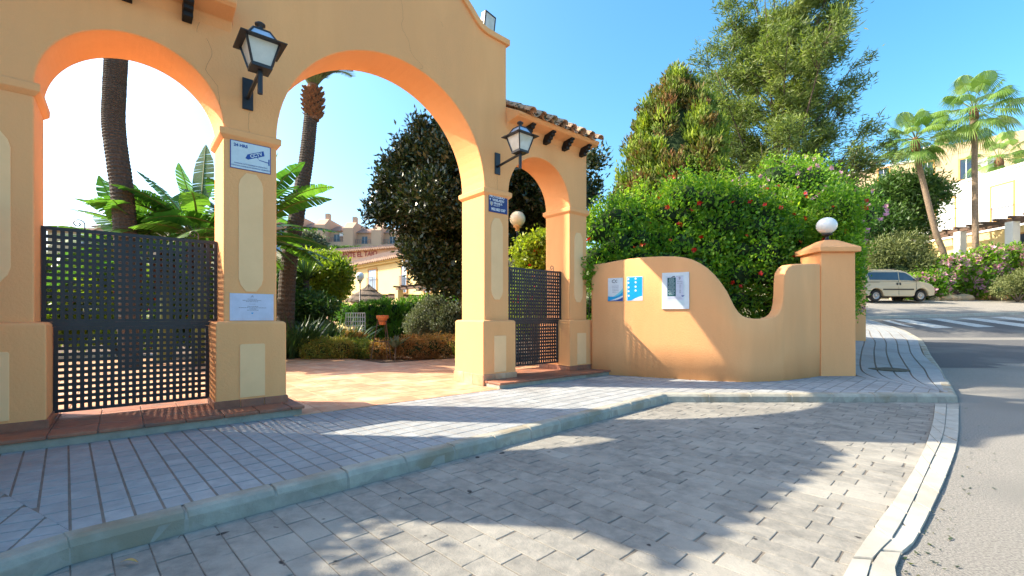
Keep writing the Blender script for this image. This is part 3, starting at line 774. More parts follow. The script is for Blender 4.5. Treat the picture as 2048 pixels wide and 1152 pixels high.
lattice(5.66, 7.20, 5.75, 7.115, .36, 1.165, 2.16, .24, 'narrow black iron lattice gate closed under the small right arch', 25)

# ------------------------------------------------------------------ wall lanterns
def lantern(s, d, label):
    e = empty('wall_lantern', W(s, 0, 3.85), label, 'wall lamp', 'lanterns on the gateway', rz=GA)
    z = -3.85
    mb = MB(); mb.box((-.055, -.022, 3.67+z), (.055, .0, 4.03+z)); mb.build('back_plate', M['iron'], e, bev=.003, seg=1)
    mb = MB(); mb.tube([(0, -.02, 3.80+z), (0, -d, 3.86+z)], .021, 8); mb.build('arm', M['iron'], e)
    mb = MB(); mb.tube([(0, -d, 3.62+z), (0, -d, 3.87+z)], .026, 10); mb.build('post', M['iron'], e)
    def sq(h, zz): return [(-h, -d-h, zz+z), (h, -d-h, zz+z), (h, -d+h, zz+z), (-h, -d+h, zz+z)]
    mb = MB(); mb.loft([sq(.07, 3.865), sq(.098, 3.868), sq(.101, 3.90)]); mb.build('lamp_base', M['iron'], e)
    b0, b1, z0, z1 = .094, .160, 3.90, 4.145
    mb = MB()
    for sx, sy in ((1, 1), (1, -1), (-1, 1), (-1, -1)): mb.tube([(sx*b0, -d+sy*b0, z0+z), (sx*b1, -d+sy*b1, z1+z)], .0125, 4)
    mb.v = []; mb.f = []; mb.m = []
    for sx, sy in ((1, 1), (1, -1), (-1, 1), (-1, -1)): mb = MB(); mb.tube([(sx*b0, -d+sy*b0, z0+z), (sx*b1, -d+sy*b1, z1+z)], .0125, 4); mb.build('corner_bar', M['iron'], e)
    c = [(-1, -1), (1, -1), (1, 1), (-1, 1)]
    for k in range(4):
        (ax, ay), (bx_, by) = c[k], c[(k+1) % 4]; q = .95
        mb = MB(); o_ = [Vector((ax*b0*q, -d+ay*b0*q, z0+z)), Vector((bx_*b0*q, -d+by*b0*q, z0+z)), Vector((bx_*b1*q, -d+by*b1*q, z1+z)), Vector((ax*b1*q, -d+ay*b1*q, z1+z))]
        i_ = [Vector((v.x*.96, -d+(v.y+d)*.96, v.z)) for v in o_]
        mb.loft([o_, i_]); mb.build('glass_pane', M['frost'], e)
    mb = MB(); mb.loft([sq(.215, 4.125), sq(.218, 4.135), sq(.155, 4.165), sq(.09, 4.17)]); mb.build('brim', M['iron'], e)
    for k in range(4):
        (ax, ay), (bx_, by) = c[k], c[(k+1) % 4]
        mb = MB(); o_ = [Vector((ax*.135, -d+ay*.135, 4.16+z)), Vector((bx_*.135, -d+by*.135, 4.16+z)), Vector((bx_*.073, -d+by*.073, 4.265+z)), Vector((ax*.073, -d+ay*.073, 4.265+z))]
        i_ = [Vector((v.x*.95, -d+(v.y+d)*.95, v.z-.002)) for v in o_]
        mb.loft([o_, i_]); mb.build('top_pane', M['skyglass'], e)
    mb = MB()
    for sx, sy in c: mb.tube([(sx*.141, -d+sy*.141, 4.155+z), (sx*.077, -d+sy*.077, 4.268+z)], .011, 4)
    mb.loft([sq(.083, 4.258), sq(.083, 4.273), sq(.034, 4.29)]); mb.build('roof_frame', M['iron'], e)
    mb = MB(); mb.lathe([(.027, 4.275+z), (.029, 4.31+z), (.024, 4.325+z), (.05, 4.34+z), (.052, 4.357+z), (.03, 4.373+z), (.005, 4.378+z)], (0, -d, 0), 14); mb.build('finial', M['iron'], e, True)
lantern(1.68, .64, 'black iron lantern on the pier above the security camera sign, left of the main arch')
lantern(5.40, .59, 'black iron lantern on the pier between the main arch and the small right arch')
# floodlight
fl = empty('floodlight', W(5.27, .12, 6.05), 'grey floodlight standing on the right shoulder of the gable', 'floodlight', rz=GA+R(12))
Mx = Matrix.Translation((0, 0, .17))@Matrix.Rotation(R(8), 4, 'X')
mb = MB()
mb.loft([[Mx@Vector(p) for p in ((-.13,-.06,-.15),(.13,-.06,-.15),(.13,-.06,.15),(-.13,-.06,.15))], [Mx@Vector(p) for p in ((-.12,.02,-.14),(.12,.02,-.14),(.12,.02,.14),(-.12,.02,.14))], [Mx@Vector(p) for p in ((-.06,.11,-.08),(.06,.11,-.08),(.06,.11,.08),(-.06,.11,.08))]])
mb.build('housing', M['alu'], fl, bev=.006)
mb = MB(); mb.box((-.115, -.072, -.135), (.115, -.061, .135), M=Mx); mb.build('front_glass', M['frost'], fl)
mb = MB()
for a, b in (((-.132,-.078,-.152),(-.112,-.058,.152)), ((.112,-.078,-.152),(.132,-.058,.152)), ((-.112,-.078,.13),(.112,-.058,.152)), ((-.112,-.078,-.152),(.112,-.058,-.13))): mb.box(a, b, M=Mx)
mb.build('bezel', M['plastic'], fl)
mb = MB(); mb.box((-.14, -.015, 0), (-.133, .015, .18)); mb.box((.133, -.015, 0), (.14, .015, .18)); mb.box((-.133, -.015, 0), (.133, .015, .006)); mb.build('bracket', M['iron'], fl)

# ------------------------------------------------------------------ signs
def text(s, size, x, z, mat, parent, t=-.0035, name='lettering', align='CENTER', rot=0, sx=1, bold=0):
    cu = bpy.data.curves.new(name, 'FONT'); cu.body = s; cu.size = size; cu.align_x = align; cu.align_y = 'CENTER'; cu.offset = bold; cu.extrude = .0008; cu.resolution_u = 3
    ob = bpy.data.objects.new('tmp', cu); COL.objects.link(ob)
    dg = bpy.context.evaluated_depsgraph_get(); me = bpy.data.meshes.new_from_object(ob.evaluated_get(dg)); bpy.data.objects.remove(ob)
    me.name = name; me.materials.clear(); me.materials.append(mat)
    me.transform(Matrix.Translation((x, t, z))@Matrix.Rotation(rot, 4, 'Y')@Matrix.Rotation(R(90), 4, 'X')@Matrix.Diagonal((sx, 1, 1, 1)))
    return link(name, me, parent)
def plate(name, pos, rz, w_, h_, mat, label, cat, th=.006, tilt=0, group=None):
    e = empty(name, pos, label, cat, group, rz); e.rotation_euler = (0, tilt, rz)
    mb = MB(); mb.box((-w_/2, -th, -h_/2), (w_/2, 0, h_/2)); mb.build('sheet', mat, e, bev=.001, seg=1); return e
def rect(e, name, x0, x1, z0, z1, mat, t): mb = MB(); mb.box((x0, t, z0), (x1, t+.0012, z1)); return mb.build(name, mat, e)
def poly2(e, name, pts, mat, t): mb = MB(); mb.prism(pts, lambda a, b, d: (a, d, b), t, t+.0012); return mb.build(name, mat, e)
# cctv sign
e = plate('camera_sign', W(1.713, -.004, 3.125), GA, .42, .32, M['blue2'], 'white and blue sign reading CCTV on the left pier of the main arch', 'sign', .006)
rect(e, 'face', -.201, .201, -.153, .153, M['signw'], -.0075)
text('24 HRS', .046, -.175, .108, M['blue2'], e, -.010, align='LEFT', bold=.0015)
c_, s_ = math.cos(R(25)), math.sin(R(25)); rr_ = lambda a, b: (.055+a*c_-b*s_, .030+a*s_+b*c_)
poly2(e, 'camera_body', [rr_(-.105, -.024), rr_(.085, -.026), rr_(.098, .03), rr_(-.085, .032), rr_(-.125, -.002)], M['blue2'], -.0092)
text('CCTV', .052, *rr_(0, .002), M['signw'], e, -.0110, rot=-R(25), bold=.002)
poly2(e, 'camera_bracket', [(.06, .010), (.072, .012), (.085, -.022), (.185, -.036), (.185, -.026), (.082, -.014)], M['blue2'], -.0092)
rect(e, 'camera_mount', .183, .196, -.062, .012, M['blue2'], -.0092)
text('WARNING CCTV CAMERAS IN OPERATION', .0175, 0, -.098, M['blue2'], e, -.010)
text('ATENCION CAMARAS DE SEGURIDAD GRABANDO', .0175, 0, -.126, M['blue2'], e, -.010)
# security sign
e = plate('security_sign', W(5.417, -.004, 3.17), GA, .40, .30, M['blue'], 'dark blue enamel sign reading PROTEGIDO Y VIGILADO on the pier under the right lantern', 'sign', .008)
text('PROTEGIDO', .055, -.19, .112, M['white2'], e, -.0095, align='LEFT', sx=1.05, bold=.0015)
text('Y  VIGILADO', .055, -.19, .055, M['white2'], e, -.0095, align='LEFT', sx=1.0, bold=.0015)
text('FRANJUS', .047, -.10, .002, M['white2'], e, -.0095, align='LEFT', bold=.001)
text('SECURITY', .030, -.10, -.036, M['white2'], e, -.0095, align='LEFT')
text('952 823 537', .060, 0, -.10, M['white2'], e, -.0095, bold=.002)
poly2(e, 'shield_emblem', [(-.175, .022), (-.115, .022), (-.117, -.02), (-.145, -.052), (-.173, -.02)], M['alu'], -.0092)
poly2(e, 'shield_band', [(-.150, .016), (-.140, .016), (-.140, -.038), (-.150, -.038)], M['orange'], -.0105)
# notice on pier
e = plate('paper_notice', W(1.728, -.003, 1.372), GA, .455, .315, M['paper'], 'white landscape paper notice taped low on the left pier of the main arch', 'notice', .002)
def scribble(e, cx, z, w_, mat, t=-.0035, h=.0045):
    x = cx-w_/2; mb = MB()
    while x < cx+w_/2-.004:
        l = random.uniform(.010, .032); l = min(l, cx+w_/2-x); mb.box((x, t, z-h/2*random.uniform(.7, 1)), (x+l, t+.001, z+h/2)); x += l+.004
    return mb.build('print_line', mat, e)
for (cx, z, w_) in ((0,.093,.10),(0,.078,.20),(0,.063,.13),(0,.035,.065),(.005,.008,.115),(.005,-.008,.285),(.005,-.022,.07),(.005,-.036,.12)): scribble(e, cx, z, w_, M['ink'] if z != .035 else M['inkl'])
poly2(e, 'emblem', [(-.012,.125),(-.004,.133),(.006,.134),(.012,.130),(.010,.124),(.002,.127),(-.006,.123)], M['ink'], -.0035)
scribble(e, 0, .116, .04, M['inkl'])
poly2(e, 'blue_emblem', [(-.012,-.066),(-.005,-.063),(0,-.068),(.006,-.062),(.012,-.067),(.003,-.08),(-.006,-.079)], M['cyan'], -.0035)
# curved wall ------------------------------------------------------------------
WP = [(X_, 635+1024.8/Y_) for X_, Y_ in [(1024+F*a/b, b) for a, b in ((1.5,9.22),(1.9,8.95),(2.3,8.75),(2.9,8.42),(3.6,8.08),(4.1,7.98),(4.7,8.1),(5.4,8.45),(6.0,8.85),(6.2,9.0))]]
TOP = [(1183,529.5),(1210,526),(1240,520),(1265,516.5),(1290,514),(1325,512.5),(1350,512.5),(1370,515),(1385,519),(1400,526),(1415,536),(1430,550),(1443,566),(1455,584),(1463,600),(1470,614),(1478,625),(1487,632.5),(1497,636),(1510,637.5),(1535,637.5),(1547,634),(1556,628),(1562,618),(1565.5,606),(1567,590),(1567.6,570),(1568.5,553),(1571,542),(1576,534),(1584,529),(1595,527.5),(1650,527)]
def wallpos(px):
    y = lerp_tab(WP, px); Y = F*(H-ZS)/(y-HY); return Y
_wp = catmull([Vector((a, b, 0)) for a, b in WP], 8)
def wallpos(px): return F*(H-ZS)/(lerp_tab([(v.x, v.y) for v in _wp], px)-HY)
def bend(e, px0, px1, off):
    def P(px): Y = wallpos(px); return Vector(((px-1024)/F*Y, Y, 0))
    inv = e.matrix_basis.inverted()
    for ch in e.children:
        bm = bmesh.new(); bm.from_mesh(ch.data); xs_ = [v.co.x for v in bm.verts]; a, b = min(xs_), max(xs_)
        if b-a > .06:
            for i in range(1, 8):
                bmesh.ops.bisect_plane(bm, geom=bm.verts[:]+bm.edges[:]+bm.faces[:], plane_co=(a+(b-a)*i/8, 0, 0), plane_no=(1, 0, 0))
        w_ = e['_w']
        for v in bm.verts:
            px = px0+(px1-px0)*(v.co.x/w_+.5); p = P(px); d = (P(px+3)-P(px-3)).normalized(); n = Vector((d.y, -d.x, 0))
            q = p+n*(off-v.co.y); q.z = e.location.z+v.co.z; v.co = inv@q
        bm.to_mesh(ch.data); bm.free()
    del e['_w']
pxs = []
x = 1183.0
while x <= 1650: pxs.append(x); x += (4 if x < 1455 or x > 1600 else 1.0 if x > 1560 and x < 1585 else 2)
front = [Vector(((p-1024)/F*wallpos(p), wallpos(p), 0)) for p in pxs]
tops = [H+(HY-lerp_tab(TOP, p))/F*wallpos(p) for p in pxs]
def curved_wall(front, tops, label, th=.2):
    e = empty('garden_wall', (front[0].x, front[0].y, ZS), label, 'wall'); o_ = Vector((front[0].x, front[0].y, ZS))
    mb = MB(); rings = []
    for i, (p, zt) in enumerate(zip(front, tops)):
        d = (front[min(i+2, len(front)-1)]-front[max(i-2, 0)]).normalized(); n = Vector((-d.y, d.x, 0))
        if n.y < 0: n = -n
        zs = [-.05, zt*.33, zt*.66, zt-.02]
        a = [p+Vector((0, 0, z)) for z in zs]+[p+n*.018+Vector((0, 0, zt))]
        b = [p+n*(th-.018)+Vector((0, 0, zt)), p+n*th+Vector((0, 0, zt-.02)), p+n*th+Vector((0, 0, -.05))]
        rings.append([v-o_ for v in a+b])
    mb.loft(rings); mb.build('wall_body', M['stucco2'], e, True, bev=0); 
    return e
gwall = curved_wall(front, tops, 'curved peach garden wall with a deep scooped dip, carrying the posters and notice board')
for p in gwall.children[0].data.polygons:
    p.use_smooth = abs(p.normal.z) < .3
# mirrored wall left of the gateway, out of the picture, whose shade falls over the bay
mf = []
for v in front[::3]:
    q = v-Vector((PX, PY, 0)); s = q.x*UX+q.y*UY; t = -q.x*UY+q.y*UX; mf.append(W(7.12-s, t))
curved_wall(mf[::-1], [tops[i*3] for i in range(len(mf))][::-1], 'peach garden wall running on left of the gateway')

# posters on curved wall
def onwall(px, py0, py1, px0, px1, name, mat, label, cat, th, off=.004, tilt=0):
    Y = wallpos((px0+px1)/2); a = Vector(((px0-1024)/F*wallpos(px0), wallpos(px0), 0)); b = Vector(((px1-1024)/F*wallpos(px1), wallpos(px1), 0))
    d = b-a; rz = math.atan2(d.y, d.x); c = (a+b)/2; n = Vector((d.y, -d.x, 0)).normalized()
    zt = H+(HY-py0)/F*Y; zb = H+(HY-py1)/F*Y; c = c+n*off; c.z = (zt+zb)/2
    w_ = d.length; h_ = zt-zb; e_ = plate(name, c, rz, w_, h_, mat, label, cat, th, tilt); e_['_w'] = w_; return e_, w_, h_
e, w_, h_ = onwall(0, 556, 602.5, 1216, 1246, 'poster', M['paperw'], 'white poster with blue waves at its foot, leftmost on the curved wall', 'poster', .0015, .012)
hw, hh = w_/2, h_/2
def wv(f0, f1, n=9): return [(-hw+w_*i/n, -hh+h_*f0(i/n)) for i in range(n+1)]+[(-hw+w_*i/n, -hh+h_*f1(i/n)) for i in range(n, -1, -1)]
poly2(e, 'pale_wave', wv(lambda x: .08+.25*x*x, lambda x: .14+.38*x*x+.04*x), M['cyan2'], -.0030)
poly2(e, 'blue_wave', wv(lambda x: .02, lambda x: .22-.10*x+.30*x**3), M['cyan'], -.0044)
poly2(e, 'white_wave', wv(lambda x: .02+.01*x, lambda x: .05+.24*max(0, x-.1)**1.2-.02), M['paperw'], -.0058)
poly2(e, 'dark_wave', wv(lambda x: .005, lambda x: .03+.14*x**3), M['blue2'], -.0072)
for k in range(5): scribble(e, 0, hh*(.30-.13*k), w_*.42, M['inkl'], -.003, .008)
mb = MB(); mb.tube([(-.03+.05*math.cos(a)*.7, -.002, hh*.72+.028*math.sin(a)) for a in [R(60+15*i) for i in range(17)]], .006, 4); mb.build('emblem', M['ink'], e)
mb = MB(); mb.tube([(.022+.04*math.cos(a)*.6, -.002, hh*.72+.022*math.sin(a)) for a in [R(60+15*i) for i in range(17)]], .005, 4); mb.build('emblem', M['ink'], e)
bend(e, 1216, 1246, .003)
e, w_, h_ = onwall(0, 553, 601.5, 1253.5, 1285.5, 'poster', M['paperw'], 'bright cyan poster with white dots, second from left on the curved wall', 'poster', .0015, .012)
hw, hh = w_/2, h_/2
poly2(e, 'cyan_print', [(-hw*.93, hh*.95), (hw*.93, hh*.95), (hw*.93, -hh*.60), (hw*.5, -hh*.68), (hw*.1, -hh*.78), (-hw*.3, -hh*.92), (-hw*.5, -hh*.97), (-hw*.93, -hh*.97)][::-1], M['cyan'], -.003)
for (x, z) in ((-.78,.80),(.12,.82),(-.78,.50),(.12,.52),(-.76,.12),(.12,.16),(-.76,-.20),(.12,-.16),(-.74,-.58)):
    mb = MB(); mb.loft([[(x*hw+.019*math.cos(2*math.pi*k/12), t_, z*hh+.021*math.sin(2*math.pi*k/12)) for k in range(12)] for t_ in (-.0045, -.0031)]); mb.build('white_dot', M['paperw'], e)
for (x, z) in ((.4,-.86),(.7,-.86)): scribble(e, x*hw, z*hh, .025, M['inkl'], -.003, .012)
bend(e, 1253.5, 1285.5, .003)
e, w_, h_ = onwall(0, 545, 618, 1324.5, 1378.5, 'notice_board', M['paperw'], 'white notice board with a dark teal price list, rightmost on the curved wall', 'notice board', .022, .002)
hw, hh = w_/2, h_/2
rect(e, 'backing_sheet', -hw*.72, hw*.66, -hh*.78, hh*.82, M['signw'], -.0235)
rect(e, 'paper_sheet', -hw*.66, hw*.58, -hh*.52, hh*.78, M['paper'], -.025)
rect(e, 'teal_panel', -hw*.60, hw*.02, -hh*.30, hh*.72, M['teal'], -.0265)
for k in range(16): scribble(e, -hw*.29, hh*(.66-.058*k), w_*random.uniform(.16, .27), M['signw'], -.0278, .006)
for (x, z, ww) in ((.32,.50,.2),(.32,.40,.22)): scribble(e, x*hw, z*hh, ww*hw*2*.9, M['inkl'], -.0262, .010)
for z in (.30,.24,.18,.08,.0,-.06,-.12): scribble(e, .34*hw, z*hh, .028, M['inkl'], -.0262, .012)
text('9', .075, .30*hw, .66*hh, M['ink'], e, -.0265)
for z in (-.36,-.43): scribble(e, -.05*hw, z*hh, w_*.5, M['inkl'], -.0262, .006)
poly2(e, 'emblem', [(-.075, .245), (-.05, .265), (-.02, .27), (-.005, .258), (-.02, .245), (-.04, .252), (-.06, .240)], M['ink'], -.0262)
scribble(e, .07, .262, .13, M['inkl'], -.0245, .012)
poly2(e, 'blue_emblem', [(.10, -.092), (.115, -.085), (.13, -.094), (.145, -.084), (.155, -.095), (.13, -.112), (.11, -.11)], M['blue2'], -.0262)

bend(e, 1324.5, 1378.5, .002)
# corner piers with globe lamp
def pier(x0, x1, y0, y1, zb, zt, label, cap=True):
    e = empty('gate_pier', ((x0+x1)/2, y0, zb), label, 'pier', 'peach piers at the street corner'); c = Vector(((x0+x1)/2, y0, zb)); 
    a, b, p, q = x0-c.x, x1-c.x, 0, y1-y0; h = zt-zb
    mb = MB(); mb.rects(a, b, p, q, [(-.05, .008), (h, 0)]); mb.build('shaft', M['stucco2'], e, bev=.014, seg=2)
    mx, my = (a+b)/2, (p+q)/2
    mb = MB(); f = .13; oo = .065
    rect_ = lambda ox, zz: [(mx-ox, my-ox, zz), (mx+ox, my-ox, zz), (mx+ox, my+ox, zz), (mx-ox, my+ox, zz)]
    W_ = (b-a)/2
    mb.loft([rect_(W_+.005, h), rect_(W_+oo, h+.012), rect_(W_+oo, h+.10), rect_(f, h+.27), rect_(f-.03, h+.275)]); mb.build('cap', M['stucco2'], e, bev=.012, seg=2)
    return Vector((c.x+mx, c.y+my, zt+.275))
p1 = pier(5.93, 6.59, 8.78, 9.42, .1, 2.50, 'peach corner pier at the end of the curved wall carrying the white globe lamp')
p2 = pier(10.65, 11.25, 14.55, 15.15, terr(12, 15)+.1, terr(12, 15)+2.35, 'farther peach pier beside the climbing pavement, behind the corner pier')
e = empty('garden_wall', (6.6, 9.4, .15), 'low peach wall running back from the corner pier along the pavement', 'wall')
mb = MB(); a, b = Vector((6.62, 9.0, 0)), Vector((11.0, 14.7, 0)); d = (b-a).normalized(); n = Vector((-d.y, d.x, 0)); rings = []
for i in range(9):
    p = a.lerp(b, i/8); zb = terr(p.x+1.5, p.y); zt = zb+1.45
    rings.append([v-Vector((6.6, 9.4, .15)) for v in (p+Vector((0,0,zb-.1)), p+Vector((0,0,zt)), p+n*.2+Vector((0,0,zt)), p+n*.2+Vector((0,0,zb-.1)))])
mb.loft(rings); mb.build('wall_body', M['stucco2'], e, bev=.01)
e = empty('globe_lamp', p1, 'white opal globe lamp on top of the corner pier', 'lamp')
mb = MB(); mb.lathe([(.075, -.005), (.07, .015), (.035, .03), (.035, .09), (.055, .10), (.10, .115), (.10, .13), (.06, .135)], n=20); mb.build('lamp_fitting', M['iron'], e, True)
mb = MB(); mb.lathe([(.18*math.sin(math.pi*k/20)+.001, .30-.165*math.cos(math.pi*k/20)) for k in range(1, 20)], n=28); mb.build('globe', M['globe'], e, True)

# climbing plant on right pier of the small arch
e = empty('climbing_vine', W(7.72, -.05, 1.2), 'thin leafy vine climbing where the small arch meets the curved wall', 'vine')
o_ = W(7.72, -.05, 1.2)
mb = MB(); pts = [W(7.735, -.03, 1.22), W(7.73, -.06, 1.6), W(7.70, -.05, 2.0), W(7.68, -.10, 2.25), W(7.60, -.13, 2.45)]
mb.tube([p-o_ for p in catmull(pts, 5)], .006, 5); mb.build('stem', M['bark'], e)
P = []; 
for i in range(150):
    t = random.random(); b = catmull(pts, 6); q = b[int((.45+.55*t)*(len(b)-1))]-o_; P.append((q.x+random.gauss(0, .07), q.y-random.random()*.08, q.z+random.gauss(0, .04)))
P = np.array(P); link('leaves', leafmesh('leaves', P, nrm(RNG.normal(size=P.shape)+np.array([0, -.5, -.3])), .085, .05, LF['hib'], .35+.3*RNG.random(len(P))), e)['kind'] = 'stuff'

# ================================================================== VEGETATION
# hibiscus hedge over the wall ---------------------------------------------------
def hz(x):     # hedge top height along x
    return lerp_tab([(1.2, 3.3), (2.0, 3.65), (2.7, 4.05), (3.2, 3.85), (3.9, 4.45), (4.6, 4.25), (5.2, 4.3), (5.9, 3.95), (6.6, 3.6), (7.3, 3.0), (8.5, 2.9)], x)
cl = []
x = 1.85
while x < 7.2:
    top = hz(x)
    yb = 9.95 if x < 6.2 else 10.7+(x-6.2)*1.0
    z = top-.45
    while z > .4:
        r = random.uniform(.42, .62); back = max(0, (z-2.4))*.28
        cl.append((x+random.uniform(-.15, .15), yb+back+random.uniform(-.12, .12), z, r, r*.9, r*.8)); z -= .55
    x += .5
for k in range(12):
    cl.append((random.uniform(2.3, 6.8), random.uniform(10.6, 12.6), random.uniform(2.6, 3.9), .8, .8, .7))
e = empty('hibiscus_hedge', (4.3, 10.4, .12), 'bright green hedge with red hibiscus flowers spilling over the curved wall', 'hedge')
base = np.array([4.3, 10.4, .12])
cl0 = [(c[0]-4.3, c[1]-10.4, c[2]-.12, c[3], c[4], c[5]) for c in cl]
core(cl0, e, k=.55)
foliage('leaves', cl0, 15000, 6, .10, .056, LF['hib'], e, gap=-.75, shell=.5, twig=.085, upb=.45)['kind'] = 'stuff'
# upright shoots breaking the outline
n = 420; sx = RNG.uniform(1.5, 7.2, n); P = []; D = []
for q in sx:
    t_ = hz(q)-.25+random.uniform(-.2, .2); yy = (10.1 if q < 6.2 else 10.7+(q-6.2))+random.uniform(-.3, .8); lean = random.uniform(-.25, .25); ln = random.uniform(.15, .55)
    for k in range(9):
        P.append((q-4.3+lean*ln*k/8, yy-10.4, t_-.12+ln*k/8)); a = random.uniform(0, 6.28); D.append((math.cos(a)*.8, math.sin(a)*.8, .5))
link('shoots', leafmesh('shoots', np.array(P), np.array(D), .08, .04, LF['hib'], .6+.3*RNG.random(len(P))), e)['kind'] = 'stuff'
flowers('blossoms', surf_pts(cl0, 130, (-.1, -1, .25), 1.3), .065, LF['red'], e)
flowers('orange_blossoms', surf_pts(cl0, 60, (-.1, -1, .5), 1.8), .055, LF['orangep'], e)
# part of the hedge that hangs over the low wall on the pavement side
cl = [(6.95,9.75,2.6,.36,.45,.5),(6.98,9.75,2.1,.32,.4,.45),(7.0,10.0,3.1,.42,.5,.5),(7.3,10.3,2.3,.40,.5,.6),(6.95,9.7,1.62,.26,.32,.35),(7.6,10.8,2.7,.4,.5,.6),(6.95,9.75,3.5,.5,.4,.5),(7.9,11.4,2.4,.4,.5,.7)]
e = empty('hibiscus_bush', (7.3, 10, .2), 'leafy hibiscus bush with red flowers leaning over the low wall behind the corner pier', 'bush'); c0 = [(c[0]-7.3, c[1]-10, c[2]-.2, *c[3:]) for c in cl]
core(c0, e, k=.6); foliage('leaves', c0, 3600, 6, .09, .048, LF['hib'], e, gap=-.6, shell=.6, twig=.09, cshift=-.05)['kind'] = 'stuff'
flowers('blossoms', surf_pts(c0, 34, (.2, -1, .1)), .06, LF['red'], e)
# pink flowering shrub above
cl = []
for k in range(40):
    x = random.uniform(6.0, 9.0); cl.append((x, 12.2+random.uniform(-.5, .9), random.uniform(3.2, lerp_tab([(6.0, 4.5), (7.2, 5.1), (8.3, 5.3), (9.0, 4.7)], x)), .52, .52, .5))
for k in range(8): cl.append((random.uniform(8.2, 8.9), random.uniform(12, 13), random.uniform(1.6, 3.4), .55, .55, .55))
e = empty('trumpet_vine_bush', (7.8, 12.4, .2), 'tall shrub dotted with pale pink flowers behind the corner pier', 'bush'); c0 = [(c[0]-7.8, c[1]-12.4, c[2]-.2, *c[3:]) for c in cl]
core(c0, e, k=.66); foliage('leaves', c0, 9500, 6, .085, .045, LF['hib'], e, gap=-.55, twig=.09)['kind'] = 'stuff'
flowers('pink_blossoms', surf_pts(c0, 300, (.0, -1, .35)), .075, LF['pink'], e)
cl = []
for k in range(30): cl.append((random.uniform(-8.4, -6.6), random.uniform(1.3, 2.6), random.uniform(1.5, 4.5), .75, .75, .7))
e = empty('orange_tree', (-7.4, 2.3, 0), 'leafy tree left of the gateway whose shade falls over the near bay', 'tree'); c0 = [(c[0]+7.4, c[1]-2.3, *c[2:]) for c in cl]
twigs('branches', (0, 0, 0), c0[:10], e, M['bark'], .12); foliage('leaves', c0, 6500, 6, .13, .07, LF['hib'], e, gap=-.9)['kind'] = 'stuff'
# hedge beyond the left edge of the picture, whose shade falls over the near bay
cl = []
for k in range(44): s_ = random.uniform(-6.2, -1.25); q = W(s_, random.uniform(.2, 1.0)-abs(s_+3)*.05); cl.append((q.x, q.y, random.uniform(1.2, 3.9), .7, .7, .7))
e = empty('hibiscus_hedge', (*W(-3, .6).xy, .1), 'green hedge behind the garden wall left of the gateway', 'hedge'); c0 = [(c[0]-e.location.x, c[1]-e.location.y, c[2]-.1, *c[3:]) for c in cl]
core(c0, e, k=.75); foliage('leaves', c0, 5000, 6, .11, .06, LF['hib'], e)['kind'] = 'stuff'

# thuja ------------------------------------------------------------------------
def conifer(c, rad, z0, z1, label):
    e = empty('thuja_tree', (c[0], c[1], .1), label, 'conifer tree')
    mb = MB(); mb.tube([(0, 0, 0), (.05, 0, z1*.5), (0, 0, z1*.93)], [.2, .13, .03], 8); mb.build('trunk', M['bark'], e, True)
    cl = []
    n = 120
    prof = lambda t: rad*min(1, .62+1.4*t)*(1-t**2.4)**.8
    for i in range(n):
        t = (i+.5)/n; z = z0+(z1-z0)*t; r = prof(t)
        for k in range(1 if t > .9 else 2):
            a = random.uniform(0, 6.28); q = r*(.78+random.uniform(-.12, .14)); s = .30+.2*(1-t)
            cl.append((q*math.cos(a), q*math.sin(a), z, s, s, s*1.35))
    mb = MB(); mb.lathe([(max(.02, prof(t)*.74-.12), z0+(z1-z0)*t) for t in [k/12 for k in range(13)]], n=14); mb.build('shade_core', M['core'], e, True)
    P, d, idx = ellipsoid_pts(cl, 24000, .5); T = np.repeat(P, 5, 0); dd = np.repeat(d, 5, 0); n = len(T)
    D = nrm(dd*.5+RNG.normal(size=(n, 3))*.4+np.array([0, 0, 1.1]))
    rnd = .52+.28*pn(T, 2.2, 5)+.55*pn(T, 6.5, 2)+RNG.normal(size=n)*.10+.10*dd[:,2]
    link('foliage', leafmesh('foliage', T+RNG.normal(size=(n, 3))*.05, D, .16*(.6+.7*RNG.random(n)), .05, LF['thuja'], rnd), e)['kind'] = 'stuff'
c = at(1352, 400, 14.5); conifer((c.x, c.y), 2.4, 1.2, 8.75, 'dense rounded conifer with rust brown and yellow green sprays behind the hedge')

